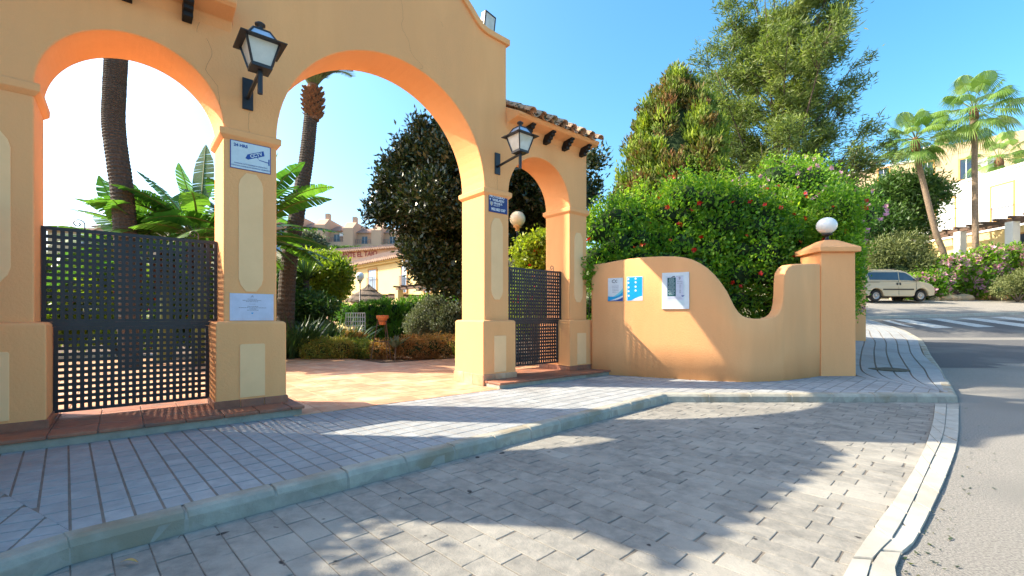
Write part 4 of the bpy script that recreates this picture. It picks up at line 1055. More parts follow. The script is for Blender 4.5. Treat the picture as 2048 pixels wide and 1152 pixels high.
# generic branching tree ----------------------------------------------------------
def branch_tree(c, h, spread, nl, label, name, cat, lmat, per, L, Wd, trunk_r=.22, fork=.25, droop=0, tufts=10, sub=6, tuft_r=.28, lean=(0, 0), bark=None, aspect=1.0, zc=0):
    e = empty(name, (c[0], c[1], zc), label, cat); rg = random.Random(int(h*10+nl))
    tr = MB(); br = MB(); P = []; D = []
    top = Vector((lean[0], lean[1], h*.82))
    tp = catmull([Vector((0, 0, 0)), Vector((lean[0]*.3+.1, 0, h*.3)), Vector((lean[0]*.6-.08, lean[1]*.5, h*.58)), top], 6)
    tr.tube(tp, [trunk_r*(1-.85*i/(len(tp)-1)) for i in range(len(tp))], 9); tr.build('trunk', bark or M['bark'], e, True)
    for i in range(nl):
        t = fork+(1-fork)*(i/nl)**.9; b0 = tp[min(len(tp)-1, int(t*(len(tp)-1)))]
        az = i*2.4+rg.uniform(-.4, .4); reach = spread*(1-.62*max(0, t-.35)/.65)*rg.uniform(.6, .95)*(.8 if t < .3 else 1)
        rise = h*rg.uniform(.18, .34)*(1.15-.3*t)
        end = b0+Vector((math.cos(az)*reach, math.sin(az)*reach*aspect, rise))
        if end.z > h*1.04: end.z = h*1.04
        mid = b0.lerp(end, .45)+Vector((0, 0, -rise*.12+droop*.3))
        lp = catmull([b0, mid, end], 5); r0 = trunk_r*.42*(1-.6*t)
        br.tube(lp, [r0*(1-.88*k/(len(lp)-1)) for k in range(len(lp))], 5)
        for s in range(sub):
            u = rg.uniform(.25, 1); q = lp[int(u*(len(lp)-1))]
            a2 = az+rg.uniform(-1.3, 1.3); l2 = reach*rg.uniform(.22, .5)*(1.1-.4*u)
            e2 = q+Vector((math.cos(a2)*l2, math.sin(a2)*l2, l2*rg.uniform(.1, .8)-droop))
            m2 = q.lerp(e2, .5)+Vector((0, 0, .1)); sp = catmull([q, m2, e2], 3)
            br.tube(sp, [max(.006, r0*.3*(1-.8*k/(len(sp)-1))) for k in range(len(sp))], 4)
            for k in range(tufts):
                v = sp[int(rg.uniform(.3, 1)*(len(sp)-1))]+Vector((rg.gauss(0, .16), rg.gauss(0, .16), rg.gauss(0, .12)))
                dv = (e2-q).normalized(); tint = rg.gauss(0, .10)
                for m_ in range(per):
                    P.append((v.x+rg.gauss(0, tuft_r*.4), v.y+rg.gauss(0, tuft_r*.4), v.z+rg.gauss(0, tuft_r*.3)))
                    D.append((dv.x*.6+rg.gauss(0, .6), dv.y*.6+rg.gauss(0, .6), dv.z*.5+rg.gauss(0, .45)-droop*.8))
    br.build('branches', bark or M['bark'], e, True)['kind'] = 'stuff'
    P = np.array(P); n = len(P); rnd = .45+.25*pn(P, 1.1, 2)+RNG.normal(size=n)*.16
    link('leaves', leafmesh('leaves', P, np.array(D), L*(.6+.7*RNG.random(n)), Wd, lmat, rnd), e)['kind'] = 'stuff'
    return e
c = at(1548, 420, 20.5); branch_tree((c.x, c.y), 16.5, 5.3, 66, 'tall airy tree with feathery olive foliage and upswept grey branches', 'silky_oak_tree', 'tree', LF['oak'], 15, .25, .042, .26, .10, tufts=13, sub=9, tuft_r=.34, lean=(.3, 0), zc=.3)
# trees on the slope to the right
def bushy(name, c, clumps, label, cat, lmat, ntw, per, L, Wd, group=None, twig=.12, gap=-.5, upb=.35, stem=True, flow=None, cshift=0, kcore=.66, gf=2.2):
    e = empty(name, c, label, cat, group); o_ = Vector(c); c0 = [(q[0]-o_.x, q[1]-o_.y, q[2]-o_.z, *q[3:]) for q in clumps]
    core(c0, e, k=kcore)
    if stem: twigs('stems', (0, 0, 0), c0[:8], e, M['bark'], .05)
    foliage('leaves', c0, ntw, per, L, Wd, lmat, e, gap=gap, twig=twig, upb=upb, cshift=cshift, gf=gf)['kind'] = 'stuff'
    if flow:
        for (nm, nf, sz, mt) in flow: flowers(nm, surf_pts(c0, nf, (-.2, -1, .3)), sz, mt, e)
    return e
def cl_px(lst, Y, r=None):
    out = []
    for (px, py, rp) in lst:
        p = at(px, py, Y+random.uniform(-.6, .6)*rp*Y/F); q = rp*Y/F; out.append((p.x, p.y, p.z, q, q, q*.9))
    return out
c = hit(1770, 600); Yt = 33
cl = cl_px([(1765,400,30),(1790,385,30),(1745,430,25),(1800,420,38),(1835,370,25),(1770,450,35),(1820,450,35),(1850,400,28),(1790,360,15),(1870,385,22),(1745,470,25),(1735,395,16)], Yt)
bushy('pine_tree', (at(1790,590,Yt).x, Yt, terr(at(1790,590,Yt).x, Yt)), cl, 'dark green tree between the pink shrub and the white house', 'tree', LF['dkgreen'], 5200, 6, .30, .10, twig=.3, cshift=.15)
cl = cl_px([(1770,510,34),(1810,500,34),(1835,530,28),(1760,540,28),(1795,545,30),(1850,555,22)], 30)
bushy('oleander_bush', (at(1795,590,30).x, 30, terr(23, 30)), cl, 'dusty olive bush behind the parked van', 'bush', LF['olive'], 4200, 6, .22, .06, twig=.2)
cl = cl_px([(1730,455,16),(1728,500,14),(1735,540,12),(1730,585,12)], 31)
bushy('laurel_bush', (at(1732,590,31).x, 31, terr(22, 31)), cl, 'dark narrow bush left of the dusty olive bush', 'bush', LF['dkgreen'], 1500, 6, .22, .08, twig=.2)
lst = []
for k in range(34):
    px = 1810+random.random()*330; tp = lerp_tab([(1800, 560), (1850, 540), (1885, 520), (1950, 505), (2010, 495), (2140, 480)], px); lst.append((px, random.uniform(tp+10, 578), random.uniform(15, 22)))
cl = cl_px(lst, 28.3)
bushy('hibiscus_hedge', (at(1950,590,28).x, 28.3, terr(27, 28)), cl, 'long hedge of pink hibiscus above the stone edging beyond the van', 'hedge', LF['hib'], 9000, 6, .17, .085, twig=.15, flow=[('pink_blossoms', 420, .20, LF['pink'])], cshift=-.03)
cl = cl_px([(2020,570,18),(2045,562,20),(2065,560,22),(2000,580,10)], 26.6)
bushy('grey_shrub', (at(2035,590,26.6).x, 26.6, terr(27, 26.6)), cl, 'low grey green shrub before the pink hedge at the right edge', 'shrub', LF['olive'], 1500, 6, .15, .04)
# stones along the hedge
for k in range(46):
    px = 1795+k*7.2+random.uniform(-2, 2); row = k % 2
    p = hit(px, 600-2.0*((px-1795)/250)-(7 if row else 0)+random.uniform(-1.5, 1.5))
    s = random.uniform(.22, .38); mb = MB()
    rings = []
    for i in range(5):
        th = math.pi*(i+.5)/5; rings.append([(s*1.35*math.sin(th)*math.cos(a)*random.uniform(.85, 1.12), s*math.sin(th)*math.sin(a)*random.uniform(.85, 1.12), -s*.7*math.cos(th)) for a in [2*math.pi*j/7 for j in range(7)]])
    mb.loft(rings); o = mb.build('edging_rock', M['stone'], None, False, bev=.02)
    o.location = (p.x, p.y, p.z+s*.35); o.rotation_euler = (0, 0, random.uniform(0, 6))
    tag(o, 'rough tan rock in the stone edging under the pink hedge', 'rock', 'rocks edging the pink hedge')

# rubber tree (dark glossy) -------------------------------------------------------
c = at(905, 600, 13.2)
lst = [(870,280,42),(900,330,50),(840,330,50),(800,360,42),(775,400,32),(820,420,50),(870,410,60),(900,460,50),(840,480,42),(880,520,35),(910,540,25),(770,350,22),(760,430,20),(930,390,60),(850,540,22),(960,420,55),(1000,400,50),(1050,380,52),(1085,400,48),(1040,440,45),(1085,450,40),(980,480,45),(930,300,45),(990,330,40),(1040,330,36),(1120,400,40),(1130,350,30),(1175,380,28),(1180,330,20),(820,300,25),(845,262,20),(900,250,20),(1140,440,35),(860,555,22),(885,570,20),(915,575,22),(940,560,30),(840,515,26)]
cl = cl_px(lst, 13.4)
cl = [(q[0], q[1]+random.uniform(-.5, .9), q[2], q[3], q[4]*1.1, q[5]) for q in cl]
bushy('rubber_tree', (c.x+.2, 13.4, .12), cl, 'large dark glossy leaved tree seen through the main arch and the small arch', 'tree', LF['ficus'], 10500, 7, .16, .068, twig=.13, gap=-.75, upb=.5, kcore=.70, stem=False)
o = MB(); o.tube([(c.x+1.7, 14.2, 0), (c.x+1.6, 14.0, 2.2), (c.x+1.2, 13.6, 4)], [.25, .2, .14], 9); 
o = o.build('trunk', M['bark'], None, True); rt = [q for q in bpy.data.objects if q.name.startswith('rubber_tree')][0]; o.parent = rt; o.location = -rt.location
# yellow-green hibiscus behind the small gate
cl = cl_px([(1052,500,22),(1080,485,20),(1065,530,30),(1090,520,25),(1060,580,34),(1095,580,30),(1050,630,34),(1090,640,34)], 10.9)
bushy('hibiscus_bush', (at(1070,720,10.9).x, 10.9, .12), cl, 'yellow green hibiscus with orange red flowers behind the small lattice gate', 'bush', LF['yel'], 2000, 6, .10, .055, twig=.08, flow=[('blossoms', 22, .06, LF['red'])])
# garden shrubs through main arch --------------------------------------------------
def low(name, px0, px1, pt, pb, Y, label, lmat, nt, per, L, Wd, n=7, cat='shrub', group=None, cs=0, twig=.05, gap=-.9):
    lst = []; h_ = pb-pt
    for k in range(n):
        px = px0+(px1-px0)*(k+.5)/n; lst.append((px, pt+h_*.48+random.uniform(-2, 2), h_*.48)); lst.append((px+random.uniform(-5, 5), pb-h_*.35, h_*.4))
    cl = cl_px(lst, Y); b = at((px0+px1)/2, pb, Y)
    return bushy(name, (b.x, b.y, .12), cl, label, cat, lmat, nt, per, L, Wd, group, twig=twig, gap=gap, stem=False, cshift=cs)
low('bedding_shrub', 618, 692, 676, 718, 12.5, 'low golden green mound at the left front of the flower bed', LF['gold'], 1600, 7, .06, .03, 5, group='low mounds in the flower bed', cs=.1)
low('bedding_shrub', 686, 748, 680, 717, 12.9, 'low green mound left of the pot stand', LF['gold'], 1300, 7, .06, .03, 4, group='low mounds in the flower bed', cs=.3)
low('bedding_shrub', 752, 800, 680, 718, 12.7, 'low brown mound behind the legs of the pot stand', LF['brown'], 1100, 7, .06, .022, 4, group='low mounds in the flower bed')
low('bedding_shrub', 808, 862, 672, 718, 12.7, 'rusty brown dry mound right of the pot stand', LF['brown'], 1400, 7, .06, .022, 4, group='low mounds in the flower bed', cs=-.1)
low('bedding_shrub', 858, 925, 668, 717, 12.8, 'golden brown mound next to the third pier', LF['brown'], 1500, 7, .06, .022, 5, group='low mounds in the flower bed', cs=.15)
low('bedding_shrub', 690, 722, 664, 690, 13.8, 'small orange dry mound behind the bed', LF['brown'], 700, 7, .06, .022, 3, group='low mounds in the flower bed', cs=.1)
low('bedding_shrub', 930, 1010, 668, 717, 12.9, 'mound hidden behind the third pier', LF['brown'], 900, 6, .06, .03, 4, group='low mounds in the flower bed')
cl = cl_px([(865,635,38),(840,648,30),(895,640,34),(870,615,24),(910,655,28),(930,630,30)], 14.6)
bushy('round_bush', (at(868,672,14.6).x, 14.6, .12), cl, 'rounded grey green bush at the right of the garden', 'bush', LF['grey'], 4200, 7, .07, .035, twig=.06, gap=-.9)
# cypress hedge
lst = []
for k in range(17):
    px = 728+k*12.5; tp = lerp_tab([(725, 612), (780, 606), (830, 602), (880, 598), (930, 590)], px)+random.uniform(-3, 3)
    for yy in (tp+12, tp+32, tp+55, tp+74): lst.append((px+random.uniform(-4, 4), yy, 14))
cl = cl_px(lst, 18.5)
e = empty('cypress_hedge', (at(820,680,18.5).x, 18.5, .1), 'clipped bright green cypress hedge behind the garden', 'hedge'); c0 = [(q[0]-e.location.x, q[1]-18.5, q[2]-.1, q[3], q[4], q[5]*1.5) for q in cl]
core(c0, e, k=.7); foliage('foliage', c0, 5200, 7, .14, .035, LF['cyp'], e, gap=-.75, shell=.7, twig=.05, upb=1.6, gf=4)['kind'] = 'stuff'
lst = [(600+k*13, 615+random.uniform(-3, 3), 11) for k in range(12)]+[(600+k*13, 633, 12) for k in range(12)]
cl = cl_px([(px+80, py, r) for px, py, r in lst], 23)
low('cypress_hedge', 678, 742, 608, 650, 23, 'short farther piece of green hedge behind the white lattice fence', LF['cyp'], 1600, 7, .14, .04, 6, cat='hedge')
# flax clump, strap leaves
def straps(name, c, n, ln, wd, label, lmat, spread=.6, arch=.5, cat='plant', base_r=.4, stiff=1, group=None, height=1.0, sub=None):
    e = empty(name, c, label, cat, group)
    mb = MB(); rnd = []
    for i in range(n):
        a = random.uniform(0, 6.28); r = base_r*math.sqrt(random.random()); l = ln*random.uniform(.6, 1.1); out = random.uniform(.15, 1)*spread
        b = Vector((r*math.cos(a), r*math.sin(a), 0)); a2 = a+random.uniform(-.5, .5); dirv = Vector((math.cos(a2), math.sin(a2), 0)); sd = Vector((-dirv.y, dirv.x, 0))
        prev = None; pts = []
        for k in range(6):
            t = k/5; x = out*t*l*(1+arch*t); z = height*l*(t-arch*.55*t*t*out)
            w_ = wd*(math.sin(math.pi*(.12+.86*t))**.8)
            p = b+dirv*x+Vector((0, 0, z)); pts.append((p-sd*w_/2, p+sd*w_/2))
        vs = [v for pr in pts for v in pr]; mb.add(vs, [(2*k, 2*k+1, 2*k+3, 2*k+2) for k in range(5)]); rnd += [random.random()]*5
    me = bpy.data.meshes.new('leaves'); me.from_pydata(mb.v, [], mb.f); me.materials.append(lmat); at_ = me.attributes.new('rnd', 'FLOAT', 'FACE'); at_.data.foreach_set('value', rnd)
    smooth(me); o = link('leaves', me, e); o['kind'] = 'stuff'; return e
for i, (px, py, Y, n, ln, lb) in enumerate(((600,700,13.2,150,1.25,'leftmost dark strap leaf clump beside the left pier'), (645,698,13.6,150,1.15,'middle dark strap leaf clump left of the flower bed'), (688,690,14.5,130,.95,'rightmost dark strap leaf clump by the white lattice fence'), (560,705,12.6,130,1.2,'dark strap leaf clump half hidden by the left pier'))):
    p = at(px, py, Y); straps('flax_clump', (p.x, p.y, .12), n, ln, .06, lb, LF['dark'], .75, .6, base_r=.55, group='dark strap leaf clumps')
p = at(790, 716, 12.3); straps('young_plumeria', (p.x, p.y, .45), 26, .42, .09, 'young plant with long pale leaves right of the pot stand', LF['grey'], .9, .3, base_r=.05, height=.8)
mb = MB(); mb.tube([(0, 0, -.35), (.02, 0, .05)], .02, 6); mb.build('stem', M['bark'], bpy.data.objects[[q.name for q in bpy.data.objects if q.name.startswith('young_plumeria')][0]])
p = at(918, 700, 12.4); straps('grass_tuft', (p.x, p.y, .12), 60, .5, .02, 'green grassy tuft by the third pier', LF['cyp'], .5, .4, base_r=.1)
# dark background shrubs behind left pier
cl = cl_px([(580,600,32),(615,615,30),(590,650,30),(630,640,28),(650,620,25),(570,560,28),(560,640,30),(660,655,18),(545,600,30)], 16.5)
bushy('laurel_bush', (at(600,690,16.5).x, 16.5, .12), cl, 'dark leafy bush behind the strap leaf clumps', 'bush', LF['dkgreen'], 3200, 6, .14, .06, twig=.12)
cl = cl_px([(655,530,26),(675,545,24),(640,560,30),(670,575,24),(620,525,20),(685,560,14),(610,560,22),(650,600,22)], 18)
bushy('citrus_bush', (at(650,690,18).x, 18, .12), cl, 'yellow green shrub between the right palm and the yellow building', 'bush', LF['yel'], 2600, 6, .15, .07, twig=.12)
p = at(612, 540, 16.8); straps('yucca', (p.x, p.y, 2.6), 120, 1.0, .05, 'spiky yucca rosette in front of the yellow green shrub', LF['dark'], .9, .5, base_r=.12)
mb = MB(); mb.tube([(0, 0, -2.5), (.05, 0, -1.2), (0, 0, 0)], [.16, .13, .12], 8); mb.build('trunk', M['palmbark'], [q for q in bpy.data.objects if q.name.startswith('yucca')][0], True)
# bougainvillea and shrubs behind the left gate
cl = cl_px([(100,560,45),(160,575,45),(220,560,40),(280,580,45),(340,570,40),(400,580,40),(90,640,50),(170,650,45),(250,650,45),(330,650,45),(410,650,40)], 13.4)
bushy('garden_bush', (at(240,740,13.4).x, 13.4, .12), cl, 'mixed green bush filling the view behind the left lattice gate', 'bush', LF['yel'], 6500, 6, .15, .075, twig=.1, gap=-.2, flow=[('magenta_blossoms', 60, .08, LF['mag']), ('orange_blossoms', 40, .07, LF['orangep'])], cshift=-.12)
cl = cl_px([(490,560,50),(520,600,50),(500,640,40),(460,600,45)], 15)
bushy('laurel_bush', (at(500,700,15).x, 15, .12), cl, 'dark bush behind the pier left of the main arch', 'bush', LF['dkgreen'], 1500, 6, .14, .06)

# ------------------------------------------------------------------ palms
def feather_frond(mb, rn, org, az, el, ln, droop, wl=.5, nl=46, seg=10, w_=.03):
    pts = []
    for k in range(seg+1):
        t = k/seg; x = ln*(t*math.cos(el)); z = ln*(t*math.sin(el)-droop*t*t*.6)
        pts.append(org+Vector((math.cos(az)*x, math.sin(az)*x, z)))
    for i in range(nl):
        t = .12+.88*i/nl; f = t*seg; k = min(seg-1, int(f)); p = pts[k].lerp(pts[k+1], f-k); d = (pts[k+1]-pts[k]).normalized()
        sd = d.cross(Vector((0, 0, 1))).normalized(); l = wl*math.sin(math.pi*(.12+.80*t))
        for sg in (-1, 1):
            q = p+(sd*sg*.8+d*.6+Vector((0, 0, .12))).normalized()*l+Vector((0, 0, -.12*l)); wv_ = d*w_*.5
            mb.add([p-wv_, p+wv_, q], [(0, 1, 2)]); rn.append(random.random())
    return pts
def date_palm(c, path, r0, r1, label, nf=44, fl=2.6, boss=True, elmin=-.35):
    e = empty('date_palm', c, label, 'palm tree', 'date palms in the garden')
    mb = MB(); P = catmull([Vector(p)-Vector(c) for p in path], 14); n = len(P); L = sum((P[i+1]-P[i]).length for i in range(n-1))
    fine = []; rad = []
    N_ = int(L/.045)
    for k in range(N_+1):
        f = k/N_*(n-1); i = min(n-2, int(f)); fine.append(P[i].lerp(P[i+1], f-i)); rad.append((r0+(r1-r0)*k/N_)*(1+(.045 if k % 2 else -.03)+random.uniform(-.015, .015)))
    mb.tube(fine, rad, 14); o = mb.build('trunk', M['palmbark'], e, False)
    tipp = fine[-1]; mb = MB()
    if boss:
        for k in range(70):
            a = k*2.4; z = -.75+.8*k/70; r = r1*1.05+.05*math.sin(k/70*3.1); p = tipp+Vector((r*math.cos(a), r*math.sin(a), z)); out = Vector((math.cos(a), math.sin(a), 1.0)).normalized(); s = Vector((-math.sin(a), math.cos(a), 0))*.07
            mb.add([p-s, p+s, p+s*.8+out*.16, p-s*.8+out*.16, p-s+out.cross(s).normalized()*.04, p+s+out.cross(s).normalized()*.04], [(0,1,2,3),(4,5,2,3),(0,4,3),(1,5,2)])
        mb.tube([tipp-Vector((0,0,.8)), tipp-Vector((0,0,.4)), tipp+Vector((0,0,.1)), tipp+Vector((0,0,.3))], [r1, r1*1.15, r1*1.1, r1*.6], 12)
        mb.build('leaf_bases', M['palmboss'], e)
    lf = MB(); rn = []; rc = MB()
    for k in range(nf):
        az = k*2.399; el = 1.35-(1.35-elmin)*(k/nf)**.8; pts = feather_frond(lf, rn, tipp+Vector((.12*math.cos(az), .12*math.sin(az), .25)), az, el, fl*random.uniform(.85, 1.1), .75, .48)
        rc.tube(pts, [.03*(1-.85*i/(len(pts)-1)) for i in range(len(pts))], 4)
    rc.build('frond_stalks', M['stem'], e)
    me = bpy.data.meshes.new('fronds'); me.from_pydata(lf.v, [], lf.f); me.materials.append(LF['date']); a_ = me.attributes.new('rnd', 'FLOAT', 'FACE'); a_.data.foreach_set('value', rn)
    link('fronds', me, e)['kind'] = 'stuff'
Y = 10.2
date_palm((at(262,720,Y).x, Y, .12), [at(262,735,Y), at(255,560,Y), at(246,400,Y), at(228,260,Y), at(229,180,Y), at(233,90,Y), at(236,-120,Y), at(240,-310,Y), at(243,-560,Y)], .215, .20, 'tall palm with dark ringed trunk rising through the left arch')
Y = 13.2
date_palm((at(570,700,Y).x, Y, .12), [at(570,715,Y), at(575,560,Y), at(592,440,Y), at(611,330,Y), at(620,250,Y), at(626,185,Y)], .235, .17, 'leaning palm at the left of the main arch with orange leaf bases', nf=48, fl=2.4, elmin=.95)

def fan_palm(px_base, py_base, path, Yp, rc, label, nf=24, elmin=-.95, r=.17):
    b = at(px_base, py_base, Yp); zb = terr(b.x, Yp); e = empty('fan_palm', (b.x, Yp, zb), label, 'palm tree', 'fan palms by the white house'); o_ = Vector((b.x, Yp, zb))
    pts = [at(px, py, Yp)-o_ for px, py in path]; pts = [Vector((0, 0, -.1))]+pts if pts[0].z > .1 else pts
    P = catmull(pts, 8); rad = [r*(1.25-.35*i/(len(P)-1)) for i in range(len(P))]; rad[-6:] = [r*1.0, r*1.15, r*1.35, r*1.4, r*1.3, r*1.0][:6]
    mb = MB(); mb.tube(P, rad, 10); mb.build('trunk', M['fanbark'], e, True)
    tip = P[-1]; mb = MB(); mb.tube([tip-Vector((0, 0, .75)), tip-Vector((0, 0, .45)), tip-Vector((0, 0, .05)), tip+Vector((0, 0, .25))], [r*1.2, r*1.6, r*1.5, r*.7], 10); mb.build('leaf_bases', M['palmboss'], e, True)
    lf = MB(); rn = []; st = MB()
    for k in range(nf):
        az = k*2.399+random.uniform(-.2, .2); el = 1.45-(1.45-elmin)*(k/nf)**.8; pl = rc*random.uniform(.40, .66)
        d = Vector((math.cos(az)*math.cos(el), math.sin(az)*math.cos(el), math.sin(el))); s0 = tip+Vector((0, 0, .1)); hub = s0+d*pl+Vector((0, 0, -.10*pl*math.cos(el)))
        st.tube([s0, s0+d*pl*.5+Vector((0,0,.03)), hub], [.03, .02, .014], 4)
        sd = Vector((-math.sin(az), math.cos(az), 0)); upn = d.cross(sd); bl = rc*random.uniform(.36, .50); tone = random.random()
        ns = 36
        for j in range(ns):
            th = R(-125+250*j/(ns-1)); dv = (d*math.cos(th)+sd*math.sin(th)).normalized(); l = bl*(.75+.25*math.cos(th))
            wv_ = (sd*math.cos(th)-d*math.sin(th))*l*.032
            p1_ = hub+dv*l*.55+upn*(-.04)*l; p2_ = hub+dv*l*.95+Vector((0, 0, -l*(.35+.4*random.random())))
            lf.add([hub, p1_-wv_, p2_, p1_+wv_], [(0, 1, 2, 3)]); rn.append(min(1, max(0, tone*.6+.4*random.random())))
    st.build('leaf_stalks', M['stem'], e)
    me = bpy.data.meshes.new('fan_leaves'); me.from_pydata(lf.v, [], lf.f); me.materials.append(LF['fan']); a_ = me.attributes.new('rnd', 'FLOAT', 'FACE'); a_.data.foreach_set('value', rn)
    link('fan_leaves', me, e)['kind'] = 'stuff'
fan_palm(1951, 500, [(1951,500),(1950,400),(1949,300),(1948,222)], 30.5, 2.95, 'tallest fan palm with a straight trunk before the white house', nf=34, r=.155)
fan_palm(1890, 520, [(1890,520),(1870,460),(1850,380),(1838,330),(1831,282)], 30.5, 2.5, 'leaning fan palm between the van and the white house', nf=32, r=.155)
fan_palm(1998, 420, [(1998,470),(1997,380),(1996,318)], 36, 2.4, 'short fan palm showing behind the white house roof', nf=22, r=.22)
fan_palm(2062, 420, [(2062,480),(2062,340)], 40, 2.8, 'fan palm at the right edge behind the white house roof', nf=22, r=.22)

# ------------------------------------------------------------------ banana plants: every big leaf a part
def big_leaf(parent, org, az, el, pet, ln, wd, droop=.6, tear=.25, tw=0.0):
    mb = MB(); rn = []; seg = 26; droop *= .75; d = Vector((math.cos(az)*math.cos(el), math.sin(az)*math.cos(el), math.sin(el)))
    P = [org]; cur = Vector(org); dv = d.copy()
    for k in range(6): cur = cur+dv*pet/6; P.append(cur.copy())
    L = []
    for k in range(seg+1):
        L.append(cur.copy()); dv = (dv+Vector((math.cos(az)*.02, math.sin(az)*.02, -1))*droop/seg).normalized(); cur = cur+dv*ln/seg
    tone = random.uniform(.1, .8)
    for sg in (-1, 1):
        k = 0; cut = 0
        while k < seg:
            t0 = k/seg; t1 = (k+1)/seg
            dd = (L[k+1]-L[k]).normalized(); sd = dd.cross(Vector((0, 0, 1)))
            if sd.length < .05: sd = Vector((-math.sin(az), math.cos(az), 0))
            sd.normalize(); sd = (Matrix.Rotation(tw, 3, dd)@sd); up = sd.cross(dd).normalized()
            w0 = wd*.62*math.sin(math.pi*min(1, (.06+.94*t0)))**.55*(1 if t0 < .75 else 1-(t0-.75)*1.6); w1 = wd*.62*math.sin(math.pi*min(1, .06+.94*t1))**.55*(1 if t1 < .75 else 1-(t1-.75)*1.6)
            torn = random.random() < tear*.4; g = .25*ln/seg if torn else 0; fold = random.uniform(.1, .35)+(.25 if torn else 0)
            a0 = L[k]; a1 = L[k+1]; o0 = a0+dd*(ln/seg*.35+g)+(sd*sg-up*fold*.0-Vector((0, 0, fold*.5))).normalized()*max(w0, .01); o1 = a1+dd*ln/seg*.35-dd*g*.5+(sd*sg-Vector((0, 0, fold*.5))).normalized()*max(w1, .01)
            mb.add([a0, a1, o1, o0], [(0, 1, 2, 3)]); rn.append(min(1, max(0, tone+random.uniform(-.12, .12)))); k += 1
    nf = len(mb.f); mb.tube(P+L, [.03-.024*i/(len(P)+len(L)-1) for i in range(len(P)+len(L))], 5, 1); rn += [0]*(len(mb.f)-nf)
    me = bpy.data.meshes.new('leaf'); me.from_pydata(mb.v, [], mb.f); me.materials.append(LF['ban']); me.materials.append(M['stem']); me.polygons.foreach_set('material_index', mb.m)
    a_ = me.attributes.new('rnd', 'FLOAT', 'FACE'); a_.data.foreach_set('value', rn); link('leaf', me, parent)
def banana(px, py, Y, zbase, leaves, label, trunk_r=.11):
    K = Y/9.4; trunk_r *= K; leaves = [(a_, b_, c_*K, d_*K, e_*K, f_, g_) for a_, b_, c_, d_, e_, f_, g_ in leaves]
    b = at(px, py, Y); e = empty('banana_plant', (b.x, Y, .12), label, 'banana plant', 'banana plants behind the gateway')
    top = b.z-.12; mb = MB(); mb.tube([(0, 0, 0), (.03, 0, top*.5), (0, 0, top)], [trunk_r*1.3, trunk_r, trunk_r*.8], 9); mb.build('stem', M['stem'], e, True)
    mb = MB()
    for k in range(16):
        a = random.uniform(0, 6.28); mb.tube([(trunk_r*math.cos(a), trunk_r*math.sin(a), top-.05), (trunk_r*1.8*math.cos(a), trunk_r*1.8*math.sin(a), top-.35), (trunk_r*1.5*math.cos(a), trunk_r*1.5*math.sin(a), top-.8-random.random()*.4)], [.03, .035, .01], 4)
    mb.build('dead_sheaths', M['dead'], e)
    for k in range(15): leaves.append((random.uniform(0, 360), random.uniform(-15, 55), random.uniform(.3, .6)*K, random.uniform(.9, 1.4)*K, random.uniform(.34, .44)*K, random.uniform(.9, 1.5), .6))
    for (az, el, pet, ln, wd, dr, te) in leaves: big_leaf(e, Vector((0, 0, top)), R(az), R(el), pet, ln, wd, dr, te, random.uniform(-.5, .5))
banana(398, 480, 11.2, 0, [(95,84,.7,1.35,.42,.35,.08),(150,68,.6,1.3,.40,.5,.15),(185,38,.6,1.4,.42,1.1,.6),(200,20,.5,1.3,.38,1.0,.6),(170,52,.5,1.2,.4,1.0,.35),(240,45,.5,1.2,.4,1.2,.5),(300,40,.5,1.2,.4,1.2,.5),(10,48,.6,1.3,.42,1.1,.5),(340,28,.5,1.25,.4,1.0,.6),(40,60,.5,1.3,.4,.9,.3),(130,55,.5,1.1,.4,1.0,.3),(215,60,.5,1.1,.38,.9,.3),(265,12,.5,1.1,.36,.9,.6),(180,5,.5,1.2,.36,.8,.7)], 'large banana plant with one upright leaf left of the middle pier')
banana(262, 505, 11.0, 0, [(170,66,.6,1.2,.34,.3,.1),(120,80,.5,1.0,.42,.4,.05),(150,40,.5,1.1,.34,1.0,.6),(190,22,.5,1.2,.34,.8,.6),(20,55,.45,1.0,.38,.8,.3),(60,70,.4,.9,.38,.6,.15),(-20,35,.5,1.0,.36,1.1,.4),(240,30,.4,1.0,.36,1.1,.5),(300,45,.4,1.0,.36,1.0,.4)], 'smaller banana plant leaning left in the left arch, before the palm trunk')
banana(330, 500, 11.7, 0, [(180,60,.5,1.4,.42,1.0,.5),(150,35,.6,1.5,.42,1.1,.6),(30,50,.5,1.4,.42,1.0,.5),(200,15,.6,1.4,.4,1.0,.6),(-10,30,.5,1.3,.4,1.0,.5),(90,70,.4,1.2,.4,.8,.3),(260,40,.5,1.2,.4,1.2,.5)], 'dense banana plant filling the gap behind the two others')
banana(488, 480, 11.4, 0, [(5,62,.8,1.25,.42,1.0,.3),(-5,38,.7,1.4,.42,1.1,.5),(15,20,.6,1.4,.42,.9,.6),(350,5,.6,1.4,.4,.8,.6),(30,75,.8,1.2,.4,.7,.2),(180,50,.6,1.2,.4,1,.4),(-20,50,.6,1.2,.4,1.3,.5),(8,-5,.6,1.3,.4,.6,.6),(20,48,1.0,1.2,.4,1.2,.5)], 'banana plant whose tattered leaves show right of the middle pier')

